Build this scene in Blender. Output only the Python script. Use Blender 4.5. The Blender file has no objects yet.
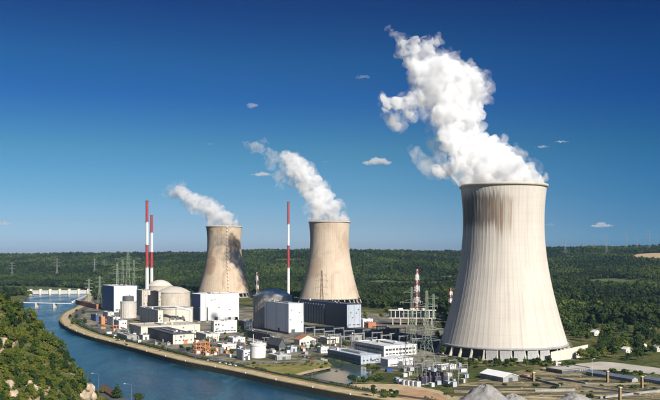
import bpy, bmesh, math, random
import numpy as np
from mathutils import Vector, Matrix, noise as mnoise
R = math.radians
random.seed(7)
rng = np.random.default_rng(7)
S = bpy.context.scene
C = S.collection

# ------------------------------------------------------------------ camera, sky, sun, exposure
CAM_H, F = 95.0, 800.0            # eye height in metres; focal length in photo pixels (660 wide)
cd = bpy.data.cameras.new('camera'); cam = bpy.data.objects.new('camera', cd); C.objects.link(cam)
cam.location = (0, 0, CAM_H); cam.rotation_euler = (R(90), 0, 0)
cd.sensor_width = 36; cd.lens = 36 * F / 660; cd.shift_y = 56 / 660
cd.clip_start = 1; cd.clip_end = 60000
S.camera = cam

SUN_AZ, SUN_EL = 148.0, 33.0      # clockwise from +Y
w = bpy.data.worlds.new("World"); S.world = w; w.use_nodes = True
nt = w.node_tree; bg = nt.nodes['Background']
sky = nt.nodes.new('ShaderNodeTexSky'); sky.sky_type = 'NISHITA'; sky.sun_disc = False
sky.sun_elevation = R(SUN_EL); sky.sun_rotation = R(SUN_AZ)
sky.altitude = 200; sky.air_density = 1.0; sky.dust_density = 0.6; sky.ozone_density = 3.0
def wn(t): return nt.nodes.new(t)
def vmul(a, b):
    n = wn('ShaderNodeVectorMath'); n.operation = 'MULTIPLY'; nt.links.new(a, n.inputs[0])
    if isinstance(b, tuple): n.inputs[1].default_value = b
    else: nt.links.new(b, n.inputs[1])
    return n.outputs[0]
SKY_K, SKY_G = 0.1275, 1.6        # deep polarised blue: contrast of the sky raised, same everywhere round the horizon
gam = wn('ShaderNodeGamma'); gam.inputs[1].default_value = SKY_G
nt.links.new(vmul(sky.outputs[0], (SKY_K,)*3), gam.inputs[0])
vmin = wn('ShaderNodeVectorMath'); vmin.operation = 'MINIMUM'; nt.links.new(gam.outputs[0], vmin.inputs[0]); vmin.inputs[1].default_value = (4.0,)*3
tc = wn('ShaderNodeTexCoord'); sx = wn('ShaderNodeSeparateXYZ'); nt.links.new(tc.outputs['Generated'], sx.inputs[0])
rp = wn('ShaderNodeValToRGB'); 
def wm(op, a, b):
    n = wn('ShaderNodeMath'); n.operation = op
    for i, q in enumerate((a, b)):
        if isinstance(q, float): n.inputs[i].default_value = q
        else: nt.links.new(q, n.inputs[i])
    return n.outputs[0]
nt.links.new(sx.outputs[2], rp.inputs[0])
mr = wn('ShaderNodeMapRange'); mr.interpolation_type = 'SMOOTHSTEP'; nt.links.new(sx.outputs[0], mr.inputs[0])
mr.inputs[1].default_value = .02; mr.inputs[2].default_value = .48
mxs = wn('ShaderNodeMix'); mxs.data_type = 'RGBA'; nt.links.new(mr.outputs[0], mxs.inputs[0]); mxs.inputs[6].default_value = (1,1,1,1); mxs.inputs[7].default_value = (.28,.66,.92,1)
SKY_TINT = [(0.0,(.49,.62,1.2)), (.0225,(.47,.60,1.05)), (.0424,(.414,.52,.83)), (.0735,(.344,.49,.66)), (.131,(.28,.49,.54)), (.191,(.137*1.15,.375,.561)), (.236,(.15,.38,.52)), (.299,(.114,.255,.434)), (.5,(.3,.45,.65)), (.8,(.5,.7,.9))]  # stops above the view are lifted to brighten shaded faces
e = rp.color_ramp.elements
while len(e) < len(SKY_TINT): e.new(.5)
for q, (p, c) in zip(e, SKY_TINT): q.position = p; q.color = (*c, 1)
nt.links.new(vmul(vmul(vmul(vmin.outputs[0], rp.outputs[0]), mxs.outputs[2]), (1/SKY_K,)*3), bg.inputs[0]); bg.inputs[1].default_value = 0.076

sd = bpy.data.lights.new('sun', 'SUN'); sd.energy = 5.0; sd.angle = R(0.5); sd.color = (1.0, 0.93, 0.82)
so = bpy.data.objects.new('sun', sd); C.objects.link(so); so.location = (300, -300, 400)
so.rotation_euler = (R(90 - SUN_EL), 0, R(180 - SUN_AZ))
S.view_settings.view_transform = 'Standard'; S.view_settings.look = 'None'
S.view_settings.exposure = 0.62; S.view_settings.gamma = 1.0
S.render.engine = 'CYCLES'
cy = S.cycles
cy.max_bounces = 40; cy.diffuse_bounces = 3; cy.glossy_bounces = 3; cy.transmission_bounces = 4
cy.volume_bounces = 32; cy.transparent_max_bounces = 24; cy.use_denoising = True
cy.volume_step_rate = 1.0; cy.caustics_reflective = False; cy.caustics_refractive = False

# ------------------------------------------------------------------ helpers
def gp(px, py, z=0.0):
    """ground point (height z) under a point of the picture"""
    Y = (CAM_H - z) * F / (py - 256.0)
    return Vector(((px - 330.0) / F * Y, Y, z))
def at(px, py, Y):
    return Vector(((px - 330.0) / F * Y, Y, CAM_H + (256.0 - py) / F * Y))

class MB:
    def __init__(s): s.v = []; s.f = []; s.m = []
    def add(s, vs, fs, mi=0):
        o = len(s.v); s.v += [tuple(q) for q in vs]
        s.f += [tuple(i + o for i in f) for f in fs]; s.m += [mi] * len(fs); return s
    def box(s, x0, x1, y0, y1, z0, z1, mi=0, taper=0.0):
        t = taper
        return s.add([(x0,y0,z0),(x1,y0,z0),(x1,y1,z0),(x0,y1,z0),(x0+t,y0+t,z1),(x1-t,y0+t,z1),(x1-t,y1-t,z1),(x0+t,y1-t,z1)],
                     [(3,2,1,0),(4,5,6,7),(0,1,5,4),(1,2,6,5),(2,3,7,6),(3,0,4,7)], mi)
    def bar(s, a, b, r, n=4, r2=None, mi=0):
        a, b = Vector(a), Vector(b); d = (b - a)
        if d.length < 1e-6: return s
        d.normalize(); r2 = r if r2 is None else r2
        up = Vector((0,0,1)) if abs(d.z) < 0.9 else Vector((1,0,0))
        e1 = d.cross(up).normalized(); e2 = d.cross(e1)
        vs = []
        for p, q in ((a, r), (b, r2)):
            for k in range(n):
                t = 2*math.pi*(k+.5)/n; vs.append(p + (e1*math.cos(t) + e2*math.sin(t))*q)
        fs = [(k, (k+1) % n, n+(k+1) % n, n+k) for k in range(n)] + [tuple(range(n-1,-1,-1)), tuple(range(n, 2*n))]
        return s.add(vs, [tuple(reversed(f)) for f in fs], mi)
    def lathe(s, prof, n=48, mi=0, cx=0, cy_=0, close=False):
        vs = []
        for r, z in prof:
            for k in range(n):
                t = 2*math.pi*k/n; vs.append((cx + r*math.cos(t), cy_ + r*math.sin(t), z))
        fs = []
        m = len(prof)
        for i in range(m if close else m-1):
            j = (i+1) % m
            for k in range(n):
                fs.append((i*n+k, i*n+(k+1) % n, j*n+(k+1) % n, j*n+k))
        return s.add(vs, fs, mi)
    def prism(s, pts, z0, z1, mi=0):
        n = len(pts); vs = [(p[0],p[1],z0) for p in pts] + [(p[0],p[1],z1) for p in pts]
        a = sum(pts[i][0]*pts[(i+1)%n][1]-pts[(i+1)%n][0]*pts[i][1] for i in range(n))
        fs = [tuple(range(n-1,-1,-1)), tuple(range(n,2*n))] + [(k,(k+1)%n,n+(k+1)%n,n+k) for k in range(n)]
        if a < 0: fs = [tuple(reversed(f)) for f in fs]
        return s.add(vs, fs, mi)
    def mesh(s, name, mats, smooth=False):
        me = bpy.data.meshes.new(name); me.from_pydata(s.v, [], s.f)
        for m in (mats if isinstance(mats, (list, tuple)) else [mats]): me.materials.append(m)
        if any(s.m): me.polygons.foreach_set('material_index', s.m)
        if smooth: me.polygons.foreach_set('use_smooth', [True]*len(me.polygons))
        me.update(); return me
    def build(s, name, mats, parent=None, smooth=False):
        return link(name, s.mesh(name, mats, smooth), parent)
def link(name, me, parent=None, loc=None, rz=None):
    o = bpy.data.objects.new(name, me); C.objects.link(o)
    if parent is not None: o.parent = parent
    if loc is not None: o.location = loc
    if rz is not None: o.rotation_euler[2] = rz
    return o
def tag(o, label=None, cat=None, group=None, kind=None):
    if label: o['label'] = label
    if cat: o['category'] = cat
    if group: o['group'] = group
    if kind: o['kind'] = kind
    return o
def thing(name, label, cat, loc=(0,0,0), rz=0.0, group=None):
    o = link(name, None, None, loc, rz); o.empty_display_size = 2
    return tag(o, label, cat, group)
def copy_tree(o, parent=None):
    c = o.copy(); C.objects.link(c)
    if parent is not None: c.parent = parent
    for ch in [q for q in KIDS.get(o.name, [])]: copy_tree(ch, c)
    return c
KIDS = {}
def reg(root):
    for ch in root.children_recursive: KIDS.setdefault(ch.parent.name, []).append(ch)

# ------------------------------------------------------------------ materials
def N(nt, t, **kw):
    n = nt.nodes.new(t)
    for k, v in kw.items(): setattr(n, k, v)
    return n
def mathn(nt, op, a, b=None, c=None, clamp=False):
    n = nt.nodes.new('ShaderNodeMath'); n.operation = op; n.use_clamp = clamp
    for i, q in enumerate((a, b, c)):
        if q is None: continue
        if isinstance(q, (int, float)): n.inputs[i].default_value = q
        else: nt.links.new(q, n.inputs[i])
    return n.outputs[0]
def mixc(nt, fac, a, b, mode='MIX'):
    n = nt.nodes.new('ShaderNodeMix'); n.data_type = 'RGBA'; n.blend_type = mode
    def s(i, q):
        if isinstance(q, (int, float)): n.inputs[i].default_value = q
        elif isinstance(q, tuple): n.inputs[i].default_value = (*q[:3], 1)
        else: nt.links.new(q, n.inputs[i])
    s(0, fac); s(6, a); s(7, b); return n.outputs[2]
def noise(nt, vec, scale, detail=4, rough=.55, dist=0):
    n = nt.nodes.new('ShaderNodeTexNoise'); n.inputs['Scale'].default_value = scale
    n.inputs['Detail'].default_value = detail; n.inputs['Roughness'].default_value = rough
    n.inputs['Distortion'].default_value = dist
    if vec is not None: nt.links.new(vec, n.inputs['Vector'])
    return n.outputs['Fac']
def ramp(nt, fac, stops):
    n = nt.nodes.new('ShaderNodeValToRGB'); e = n.color_ramp.elements
    while len(e) < len(stops): e.new(.5)
    for q, (p, c) in zip(e, stops): q.position = p; q.color = (*c, 1) if len(c) == 3 else c
    nt.links.new(fac, n.inputs[0]); return n.outputs[0]
def smap(nt, v, a, b, lo=0.0, hi=1.0):
    n = nt.nodes.new('ShaderNodeMapRange'); n.interpolation_type = 'SMOOTHSTEP'
    nt.links.new(v, n.inputs[0])
    for i, q in enumerate((a, b, lo, hi)): n.inputs[i+1].default_value = q
    return n.outputs[0]
def new_mat(name):
    m = bpy.data.materials.new(name); m.use_nodes = True
    return m, m.node_tree, m.node_tree.nodes['Principled BSDF']
def coords(nt): return nt.nodes.new('ShaderNodeTexCoord').outputs['Object']
def scaled(nt, vec, s):
    n = nt.nodes.new('ShaderNodeMapping'); n.inputs['Scale'].default_value = s
    nt.links.new(vec, n.inputs[0]); return n.outputs[0]
def M_(name, col, rough=.7, metal=0.0, var=.18, scale=.25, streak=.0, bump=0.0, spec=.3):
    m, nt, p = new_mat(name)
    v = coords(nt)
    n1 = noise(nt, v, scale, 5, .6)
    lo = tuple(c*(1-var) for c in col); hi = tuple(min(1, c*(1+var*.7)) for c in col)
    c = ramp(nt, n1, [(.3, lo), (.7, hi)])
    if streak:
        n2 = noise(nt, scaled(nt, v, (.9, .9, .05)), 1.0, 3, .6)
        c = mixc(nt, smap(nt, n2, .45, .75, 0, streak), c, tuple(q*.45 for q in col))
    nt.links.new(c, p.inputs['Base Color'])
    p.inputs['Roughness'].default_value = rough; p.inputs['Metallic'].default_value = metal
    p.inputs['Specular IOR Level'].default_value = spec
    if bump:
        b = nt.nodes.new('ShaderNodeBump'); b.inputs['Strength'].default_value = bump; b.inputs['Distance'].default_value = .3
        nt.links.new(noise(nt, v, scale*6, 4), b.inputs['Height']); nt.links.new(b.outputs[0], p.inputs['Normal'])
    return m
WHITE = M_('white_cladding', (.66,.655,.64), .6, var=.12, scale=.06, streak=.28)
CREAM = M_('cream_concrete', (.60,.55,.46), .8, var=.12, scale=.15, streak=.25)
CONC = M_('weathered_concrete', (.48,.43,.36), .85, var=.16, scale=.12, streak=.35)
GREY = M_('grey_concrete', (.30,.30,.29), .85, var=.2, scale=.2, streak=.3)
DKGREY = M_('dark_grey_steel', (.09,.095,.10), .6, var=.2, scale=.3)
STEEL = M_('galvanised_steel', (.26,.275,.28), .5, .4, var=.15, scale=.5)
PYLON = M_('pale_green_pylon_paint', (.24,.28,.23), .6, .1, var=.12, scale=.3)
BLUE = M_('blue_cladding', (.035,.085,.24), .5, var=.12, scale=.1, streak=.15)
NAVY = M_('navy_cladding', (.02,.03,.065), .45, var=.15, scale=.1)
PALEB = M_('pale_blue_cladding', (.36,.40,.46), .5, var=.10, scale=.1, streak=.1)
ORANGE = M_('orange_paint', (.50,.20,.085), .6, var=.15, scale=.4)
TERRA = M_('terracotta_roof', (.36,.155,.09), .8, var=.22, scale=.5)
ROOFG = M_('roof_felt', (.33,.33,.33), .85, var=.2, scale=.12)
ROOFL = M_('pale_roof_sheet', (.58,.59,.59), .6, var=.12, scale=.1)
ROOFD = M_('dark_roof_felt', (.085,.085,.095), .85, var=.25, scale=.15)
RED = M_('red_paint', (.34,.035,.04), .6, var=.15, scale=.15)
CHW = M_('white_chimney_paint', (.72,.71,.69), .6, var=.08, scale=.15, streak=.1)
GLASS = M_('dark_window_glass', (.02,.028,.035), .12, var=.2, scale=.3, spec=.6)
ASPH = M_('asphalt', (.085,.085,.085), .9, var=.25, scale=.08)
TAN = M_('tan_gravel_path', (.42,.33,.205), .95, var=.32, scale=.12)
DIRT = M_('orange_dirt', (.40,.25,.14), .95, var=.25, scale=.1)
PAVE = M_('pale_concrete_paving', (.40,.37,.32), .9, var=.2, scale=.05)
GRAV = M_('grey_gravel', (.27,.26,.245), .95, var=.3, scale=.35, bump=1.0)
ROCK = M_('pale_limestone', (.42,.33,.24), .9, var=.35, scale=.35, bump=.9)
BARK = M_('bark', (.10,.075,.05), .9, var=.3, scale=1.0)
RUBBER = M_('black_rubber', (.02,.02,.02), .8)
GREENR = M_('grey_green_dome', (.52,.54,.49), .6, var=.1, scale=.1, streak=.15)
BROWN = M_('brown_roof', (.19,.11,.07), .85, var=.2, scale=.4)
RUST = M_('rusty_yellow_steel', (.26,.185,.09), .8, var=.3, scale=.6)
SOLAR = M_('blue_grey_roof', (.12,.15,.21), .5, var=.15, scale=.1)

def leaf_mat(name, c1, c2, c3, broad=False):
    m, nt, p = new_mat(name)
    oi = nt.nodes.new('ShaderNodeObjectInfo')
    g = nt.nodes.new('ShaderNodeNewGeometry')
    r1 = ramp(nt, oi.outputs['Random'], [(.0, c1), (.5, c2), (1., c3)])
    n = noise(nt, g.outputs['Position'], .12, 3)
    c = mixc(nt, smap(nt, n, .35, .7, 0, .5), r1, c3)
    if broad:
        d = noise(nt, scaled(nt, g.outputs['Position'], (1,.55,1)), .0042, 5, .65)
        c = mixc(nt, smap(nt, d, .42, .56, .75, 0), c, tuple(q*.42 for q in c1))
        c = mixc(nt, smap(nt, d, .52, .66, 0, .6), c, tuple(q*1.35 for q in c3))
    nt.links.new(c, p.inputs['Base Color'])
    p.inputs['Roughness'].default_value = .75; p.inputs['Specular IOR Level'].default_value = .15
    tr = nt.nodes.new('ShaderNodeBsdfTranslucent'); nt.links.new(c, tr.inputs[0])
    mx = nt.nodes.new('ShaderNodeMixShader'); mx.inputs[0].default_value = .22
    out = nt.nodes['Material Output']
    nt.links.new(p.outputs[0], mx.inputs[1]); nt.links.new(tr.outputs[0], mx.inputs[2]); nt.links.new(mx.outputs[0], out.inputs[0])
    return m
LEAF = leaf_mat('broadleaf_foliage', (.035,.065,.014), (.06,.095,.02), (.085,.12,.022))
LEAFD = leaf_mat('dark_foliage', (.016,.038,.014), (.028,.055,.016), (.045,.075,.018))
LEAFY = leaf_mat('yellow_green_foliage', (.07,.095,.016), (.105,.13,.022), (.155,.165,.028))
FOREST = leaf_mat('forest_foliage', (.010,.026,.008), (.028,.052,.012), (.082,.105,.020), True)

def terrain_mat():
    m, nt, p = new_mat('meadow')
    g = nt.nodes.new('ShaderNodeNewGeometry'); v = g.outputs['Position']
    n1 = noise(nt, v, .012, 6, .65); n2 = noise(nt, v, .12, 5, .65)
    c = ramp(nt, n1, [(.35,(.045,.065,.018)), (.5,(.10,.105,.03)), (.65,(.20,.165,.08))])
    c = mixc(nt, smap(nt, n2, .44, .58, 0, .8), c, (.032,.048,.014))
    nt.links.new(c, p.inputs['Base Color']); p.inputs['Roughness'].default_value = .95
    p.inputs['Specular IOR Level'].default_value = .1
    return m
def cliff_mat():
    m, nt, p = new_mat('cliff_soil')
    g = nt.nodes.new('ShaderNodeNewGeometry'); v = g.outputs['Position']
    n1 = noise(nt, v, .05, 6, .65); n2 = noise(nt, v, .35, 6, .7)
    c = ramp(nt, n2, [(.3,(.13,.09,.055)), (.55,(.36,.27,.18)), (.75,(.46,.37,.27))])
    c = mixc(nt, smap(nt, n1, .52, .66), (.060,.068,.016), c)
    nt.links.new(c, p.inputs['Base Color']); p.inputs['Roughness'].default_value = .95
    b = nt.nodes.new('ShaderNodeBump'); b.inputs['Strength'].default_value = 1; b.inputs['Distance'].default_value = 1.5
    nt.links.new(n2, b.inputs['Height']); nt.links.new(b.outputs[0], p.inputs['Normal'])
    return m
MEADOW, CLIFF = terrain_mat(), cliff_mat()
FIELD = M_('brown_field', (.40,.29,.17), .95, var=.15, scale=.01)
GREENF = M_('bright_meadow', (.075,.10,.026), .95, var=.25, scale=.015)
GRASSY = M_('dry_yellow_grass', (.19,.175,.045), .95, var=.5, scale=.06)
SITEG = None
def site_mat():
    m, nt, p = new_mat('plant_yard')
    g = nt.nodes.new('ShaderNodeNewGeometry'); v = g.outputs['Position']
    n1 = noise(nt, v, .018, 5, .65, .6); n2 = noise(nt, v, .10, 5, .7)
    c = ramp(nt, n1, [(.36,(.05,.05,.05)), (.45,(.12,.115,.10)), (.52,(.27,.235,.18)), (.57,(.12,.12,.06)), (.66,(.05,.065,.022))])
    c = mixc(nt, smap(nt, n2, .5, .68, 0, .55), c, (.08,.078,.07))
    nt.links.new(c, p.inputs['Base Color']); p.inputs['Roughness'].default_value = .92
    p.inputs['Specular IOR Level'].default_value = .15
    return m
SITEG = site_mat()
def dryfield_mat():
    m, nt, p = new_mat('dry_rubble_field')
    g = nt.nodes.new('ShaderNodeNewGeometry')
    mp = nt.nodes.new('ShaderNodeMapping'); mp.inputs['Rotation'].default_value = (0,0,R(12)); mp.inputs['Scale'].default_value = (.22,1,1)
    nt.links.new(g.outputs['Position'], mp.inputs[0]); v = mp.outputs[0]
    n1 = noise(nt, v, .055, 6, .74, .8); n2 = noise(nt, v, .30, 5, .7)
    c = ramp(nt, n1, [(.40,(.022,.028,.011)), (.47,(.07,.065,.026)), (.52,(.26,.20,.10)), (.60,(.44,.36,.22))])
    c = mixc(nt, smap(nt, n2, .48, .60, 0, .8), c, (.04,.042,.018))
    nt.links.new(c, p.inputs['Base Color']); p.inputs['Roughness'].default_value = .95
    return m
DRYF = dryfield_mat()
def rough_mat():
    m, nt, p = new_mat('rough_yard_ground')
    g = nt.nodes.new('ShaderNodeNewGeometry')
    mp = nt.nodes.new('ShaderNodeMapping'); mp.inputs['Scale'].default_value = (.5,1,1); nt.links.new(g.outputs['Position'], mp.inputs[0]); v = mp.outputs[0]
    n1 = noise(nt, v, .05, 5, .7, .8); n2 = noise(nt, v, .3, 4, .7)
    c = ramp(nt, n1, [(.36,(.03,.042,.012)), (.47,(.06,.075,.022)), (.55,(.17,.15,.06)), (.64,(.32,.26,.16)), (.72,(.10,.10,.04))])
    c = mixc(nt, smap(nt, n2, .48, .64, 0, .7), c, (.035,.045,.014))
    nt.links.new(c, p.inputs['Base Color']); p.inputs['Roughness'].default_value = .95; p.inputs['Specular IOR Level'].default_value = .1
    return m
ROUGH = rough_mat()
def water_mat(name, col, rough, bs):
    m, nt, p = new_mat(name)
    g = nt.nodes.new('ShaderNodeNewGeometry'); v = g.outputs['Position']
    mp = nt.nodes.new('ShaderNodeMapping'); mp.inputs['Rotation'].default_value = (0,0,R(-38)); mp.inputs['Scale'].default_value = (1,.45,1)
    nt.links.new(v, mp.inputs[0])
    big = noise(nt, mp.outputs[0], .016, 5, .6, .8); f1 = noise(nt, mp.outputs[0], .22, 4, .6); f2 = noise(nt, v, .9, 3, .6)
    c = mixc(nt, smap(nt, big, .45, .66), col, tuple(min(1, q*1.9+.025) for q in col))
    nt.links.new(c, p.inputs['Base Color'])
    nt.links.new(smap(nt, big, .45, .65, rough, rough*2.2), p.inputs['Roughness'])
    h = mathn(nt, 'ADD', mathn(nt, 'MULTIPLY', f1, 1.0), mathn(nt, 'MULTIPLY', f2, .35))
    b = nt.nodes.new('ShaderNodeBump'); b.inputs['Strength'].default_value = bs; b.inputs['Distance'].default_value = 1.0
    nt.links.new(smap(nt, big, .38, .62, bs*.45, bs*1.25), b.inputs['Strength']); nt.links.new(h, b.inputs['Height']); nt.links.new(b.outputs[0], p.inputs['Normal'])
    p.inputs['IOR'].default_value = 1.33
    return m
WATER = water_mat('river_water', (.007,.046,.070), .14, .7)
PONDW = water_mat('pond_water', (.055,.075,.068), .08, .08)

# ------------------------------------------------------------------ river outline and terrain
WZ = -4.0
bank_px = [(88,293.5),(86,297),(83,301),(76,307),(66,311),(59.5,316),(58.5,320),(62,325),(73,331),(88.5,336.8),(105,341),(130,347.5),
           (155,354.5),(180,361.2),(210,367),(240,373),(271,380),(300,386),(330,392),(360,397.5)]
bank = [gp(*q) for q in bank_px]
bank = [Vector((-650,2160,0))] + bank + [Vector((75,490,0)), Vector((150,430,0)), Vector((320,350,0)), Vector((800,220,0))]
def smooth_line(p, it=2):
    for _ in range(it):
        q = [p[0]]
        for a, b in zip(p[:-1], p[1:]): q += [a.lerp(b,.25), a.lerp(b,.75)]
        q.append(p[-1]); p = q
    return p
bank = smooth_line(bank)
left = [Vector((-800,2160,0)), gp(30.5,294.5), gp(31,297), gp(24,300), Vector((-640,1560,0)), Vector((-470,1230,0)), Vector((-345,930,0)), Vector((-235,700,0)),
        gp(97,385), gp(110,389), gp(123,394), gp(140,399), Vector((-84,470,0)), Vector((-20,400,0)), Vector((90,310,0)), Vector((800,90,0))]
left = smooth_line(left)
river_poly = np.array([(p.x, p.y) for p in bank] + [(p.x, p.y) for p in reversed(left)])
def inside(poly, X, Y):
    r = np.zeros(X.shape, bool); n = len(poly); j = n-1
    for i in range(n):
        xi, yi = poly[i]; xj, yj = poly[j]
        c = ((yi > Y) != (yj > Y)) & (X < (xj-xi)*(Y-yi)/((yj-yi) if yj != yi else 1e-9)+xi)
        r ^= c; j = i
    return r
def dist(poly, X, Y):
    d = np.full(X.shape, 1e18); n = len(poly)
    for i in range(n):
        a = poly[i]; b = poly[(i+1) % n]; e = b-a; L = (e**2).sum()
        t = np.clip(((X-a[0])*e[0]+(Y-a[1])*e[1])/max(L,1e-9), 0, 1)
        d = np.minimum(d, (X-a[0]-t*e[0])**2+(Y-a[1]-t*e[1])**2)
    return np.sqrt(d)
pond_px = [(296,377),(305,374),(318,371),(331,368),(335,365.5),(331,362),(322,359),(313,356.5),(318,355.5),(332,359.5),(345,362),(358,364),(371,367.5),(372,371),(369,377),(352,381),(338,386),(318,386.5),(303,382.5)]
pond = smooth_line([gp(*q) for q in pond_px] + [gp(*pond_px[0])], 1)[:-1]
pond_poly = np.array([(p.x,p.y) for p in pond])

def vnoise(X, Y, s, seed, oct=4):
    """value noise, vectorised"""
    out = np.zeros(X.shape); amp = 1.0; tot = 0
    for o in range(oct):
        r = np.random.default_rng(seed*17+o); T = r.random((256,256))
        x = X/s*2**o+seed*3.7; y = Y/s*2**o+seed*9.1
        xi = np.floor(x).astype(int); yi = np.floor(y).astype(int); fx = x-xi; fy = y-yi
        fx = fx*fx*(3-2*fx); fy = fy*fy*(3-2*fy)
        a = T[xi%256,yi%256]; b = T[(xi+1)%256,yi%256]; c = T[xi%256,(yi+1)%256]; d = T[(xi+1)%256,(yi+1)%256]
        out += amp*((a*(1-fx)+b*fx)*(1-fy)+(c*(1-fx)+d*fx)*fy); tot += amp; amp *= .5
    return out/tot-.5
def sst(t): t = np.clip(t,0,1); return t*t*(3-2*t)
RX = np.array([-400,0,40,80,110,200,250,300,380,450,560,660,1000]); RPY = np.array([254,254,254.2,253.6,254.2,253,250.8,250.3,251.3,251.5,248.3,246.6,246])
FX = np.array([-400,0,90,200,300,370,450,560,660,1000]); FY = np.array([2700,2600,2500,2350,2200,1950,1700,1400,1300,1250])
cx_ = np.array([-330,-260,-206,-194,-187,-178,-169,-160,-151,-146,-139,-130,-100]); cz_ = np.array([118,100,71,64,57.5,48.5,39,28.5,15.5,8,1,0,0])
def spur(X, Y):
    Xs = X - (Y-500)*-.10
    k = np.interp(Xs, cx_, cz_)
    n = vnoise(X, Y, 30, 5)*9 + vnoise(X, Y, 90, 6)*10
    h = k + np.minimum(1, k/25)*n - np.where(Y < 500, .78*(500-Y), 1.15*(Y-500))
    return h
def height(X, Y):
    px = 330+F*X/np.maximum(Y,100)
    yr = 4700.0
    ztop = CAM_H+(256-np.interp(px,RX,RPY))/F*yr-13
    yf = np.interp(px,FX,FY)
    t = (Y-yf)/(yr-yf)
    h = ztop*(.35*np.clip(t,0,1)+.65*sst(t)) + vnoise(X,Y,520,1)*70*sst(t*3)*(1-.75*sst((t-.55)*2.4)) + vnoise(X,Y,1500,2)*44*sst(t*2)*(1-.8*sst((t-.6)*2.5))
    h -= np.clip(Y-yr,0,1e5)*.012
    h = np.where(t > 0, np.maximum(h, -.2), 0)
    near = Y < 2300
    d = np.where(near, 0, 1e3); ins = np.zeros(X.shape, bool)
    if near.any():
        dd = dist(river_poly, X[near], Y[near]); ii = inside(river_poly, X[near], Y[near])
        d[near] = np.where(ii, -dd, dd)
        dp = dist(pond_poly, X[near], Y[near]); ip = inside(pond_poly, X[near], Y[near])
        hp = np.where(ip, -8*sst((dp+2)/9), np.where(dp < 5, -1.2*(1-dp/5), 0))
        hb = -9*(1-sst((d[near]-2)/8))
        h[near] += np.minimum(hp, hb)
    s = spur(X, Y)
    m = (s > 0) & (X < -95) & (Y > 260) & (Y < 700) & (d > -30)
    h = np.where(m, np.maximum(h, s), h)
    return h
def h1(x, y): return float(height(np.array([float(x)]), np.array([float(y)]))[0])

s_ = np.concatenate([np.linspace(-1.25,-.62,40,endpoint=False), np.linspace(-.62,.62,420), np.linspace(.62,1.25,41)[1:]])
y_ = [150.0]
while y_[-1] < 9500: y_.append(y_[-1]*(1.009 if y_[-1] < 3000 else 1.006))
y_ = np.array(y_)
GX = np.outer(y_, s_); GY = np.repeat(y_[:,None], len(s_), 1)
GZ = height(GX.ravel(), GY.ravel()).reshape(GX.shape)
nr, nc = GX.shape
vs = np.stack([GX,GY,GZ],-1).reshape(-1,3)
ii, jj = np.meshgrid(np.arange(nr-1), np.arange(nc-1), indexing='ij')
a = (ii*nc+jj).ravel(); quads = np.stack([a,a+1,a+nc+1,a+nc],-1)
me = bpy.data.meshes.new('ground')
me.vertices.add(len(vs)); me.vertices.foreach_set('co', vs.ravel().astype(np.float32))
me.loops.add(quads.size); me.loops.foreach_set('vertex_index', quads.ravel().astype(np.int32))
me.polygons.add(len(quads)); me.polygons.foreach_set('loop_start', np.arange(0,quads.size,4,dtype=np.int32))
for m in (MEADOW, CLIFF, FIELD, GREENF): me.materials.append(m)
FC = vs[quads].mean(1)
fpx = 330+F*FC[:,0]/FC[:,1]
CLEAR = [  # clearings in the woods: (x px, distance, half width px, half depth m, material)
    (674,3250,40,300,2), (405,2330,60,150,3), (470,2560,40,120,3), (612,2150,26,110,3), (640,1650,34,60,3), (330,3400,50,110,3), (20,2330,60,160,3), (585,1500,25,60,3), (395,1800,40,60,3)]
mi = np.zeros(len(quads), np.int32)
mi[(FC[:,1] > 260) & (FC[:,1] < 700) & (FC[:,0] < -95) & (FC[:,2] > 1.5)] = 1
def clearing(px, Y):
    k = np.zeros(px.shape, np.int32)
    wob = 1+1.6*vnoise((px-330)/F*Y, Y, 130, 31)
    for cxp, cY, hw, hd, m in CLEAR: k[((px-cxp)/hw)**2+((Y-cY+(px-cxp)*hd/hw*.5)/hd)**2 < wob] = m
    return k
k = clearing(fpx, FC[:,1]); mi = np.where(k > 0, k, mi)
me.update(calc_edges=True); me.polygons.foreach_set('material_index', mi)
me.polygons.foreach_set('use_smooth', np.ones(len(quads), bool)); me.update()
tag(link('ground', me), kind='structure')

def strip_sheet(name, pts_a, pts_b, z, mat):
    b = MB(); n = len(pts_a)
    b.add([(p.x,p.y,z) for p in pts_a]+[(p.x,p.y,z) for p in pts_b], [(i,i+1,n+i+1,n+i) for i in range(n-1)])
    o = b.build(name, mat); return tag(o, kind='structure')
def sheet(name, poly, z, mat, px=True):
    pts = [gp(*q) for q in poly] if px else [Vector(q) for q in poly]
    me = bpy.data.meshes.new(name); bm = bmesh.new()
    f = bm.faces.new([bm.verts.new((p.x,p.y,z)) for p in pts]); bm.normal_update(); bmesh.ops.triangulate(bm, faces=[f], ngon_method='EAR_CLIP')
    bm.normal_update()
    for f in bm.faces:
        if f.normal.z < 0: f.normal_flip()
    bm.to_mesh(me); bm.free(); me.materials.append(mat)
    return tag(link(name, me), kind='structure')
def offset(line, d):
    out = []
    for i, p in enumerate(line):
        a = line[max(i-1,0)]; b = line[min(i+1,len(line)-1)]; t = (b-a).normalized()
        out.append(Vector((p.x - t.y*d, p.y + t.x*d, p.z)))
    return out
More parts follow.
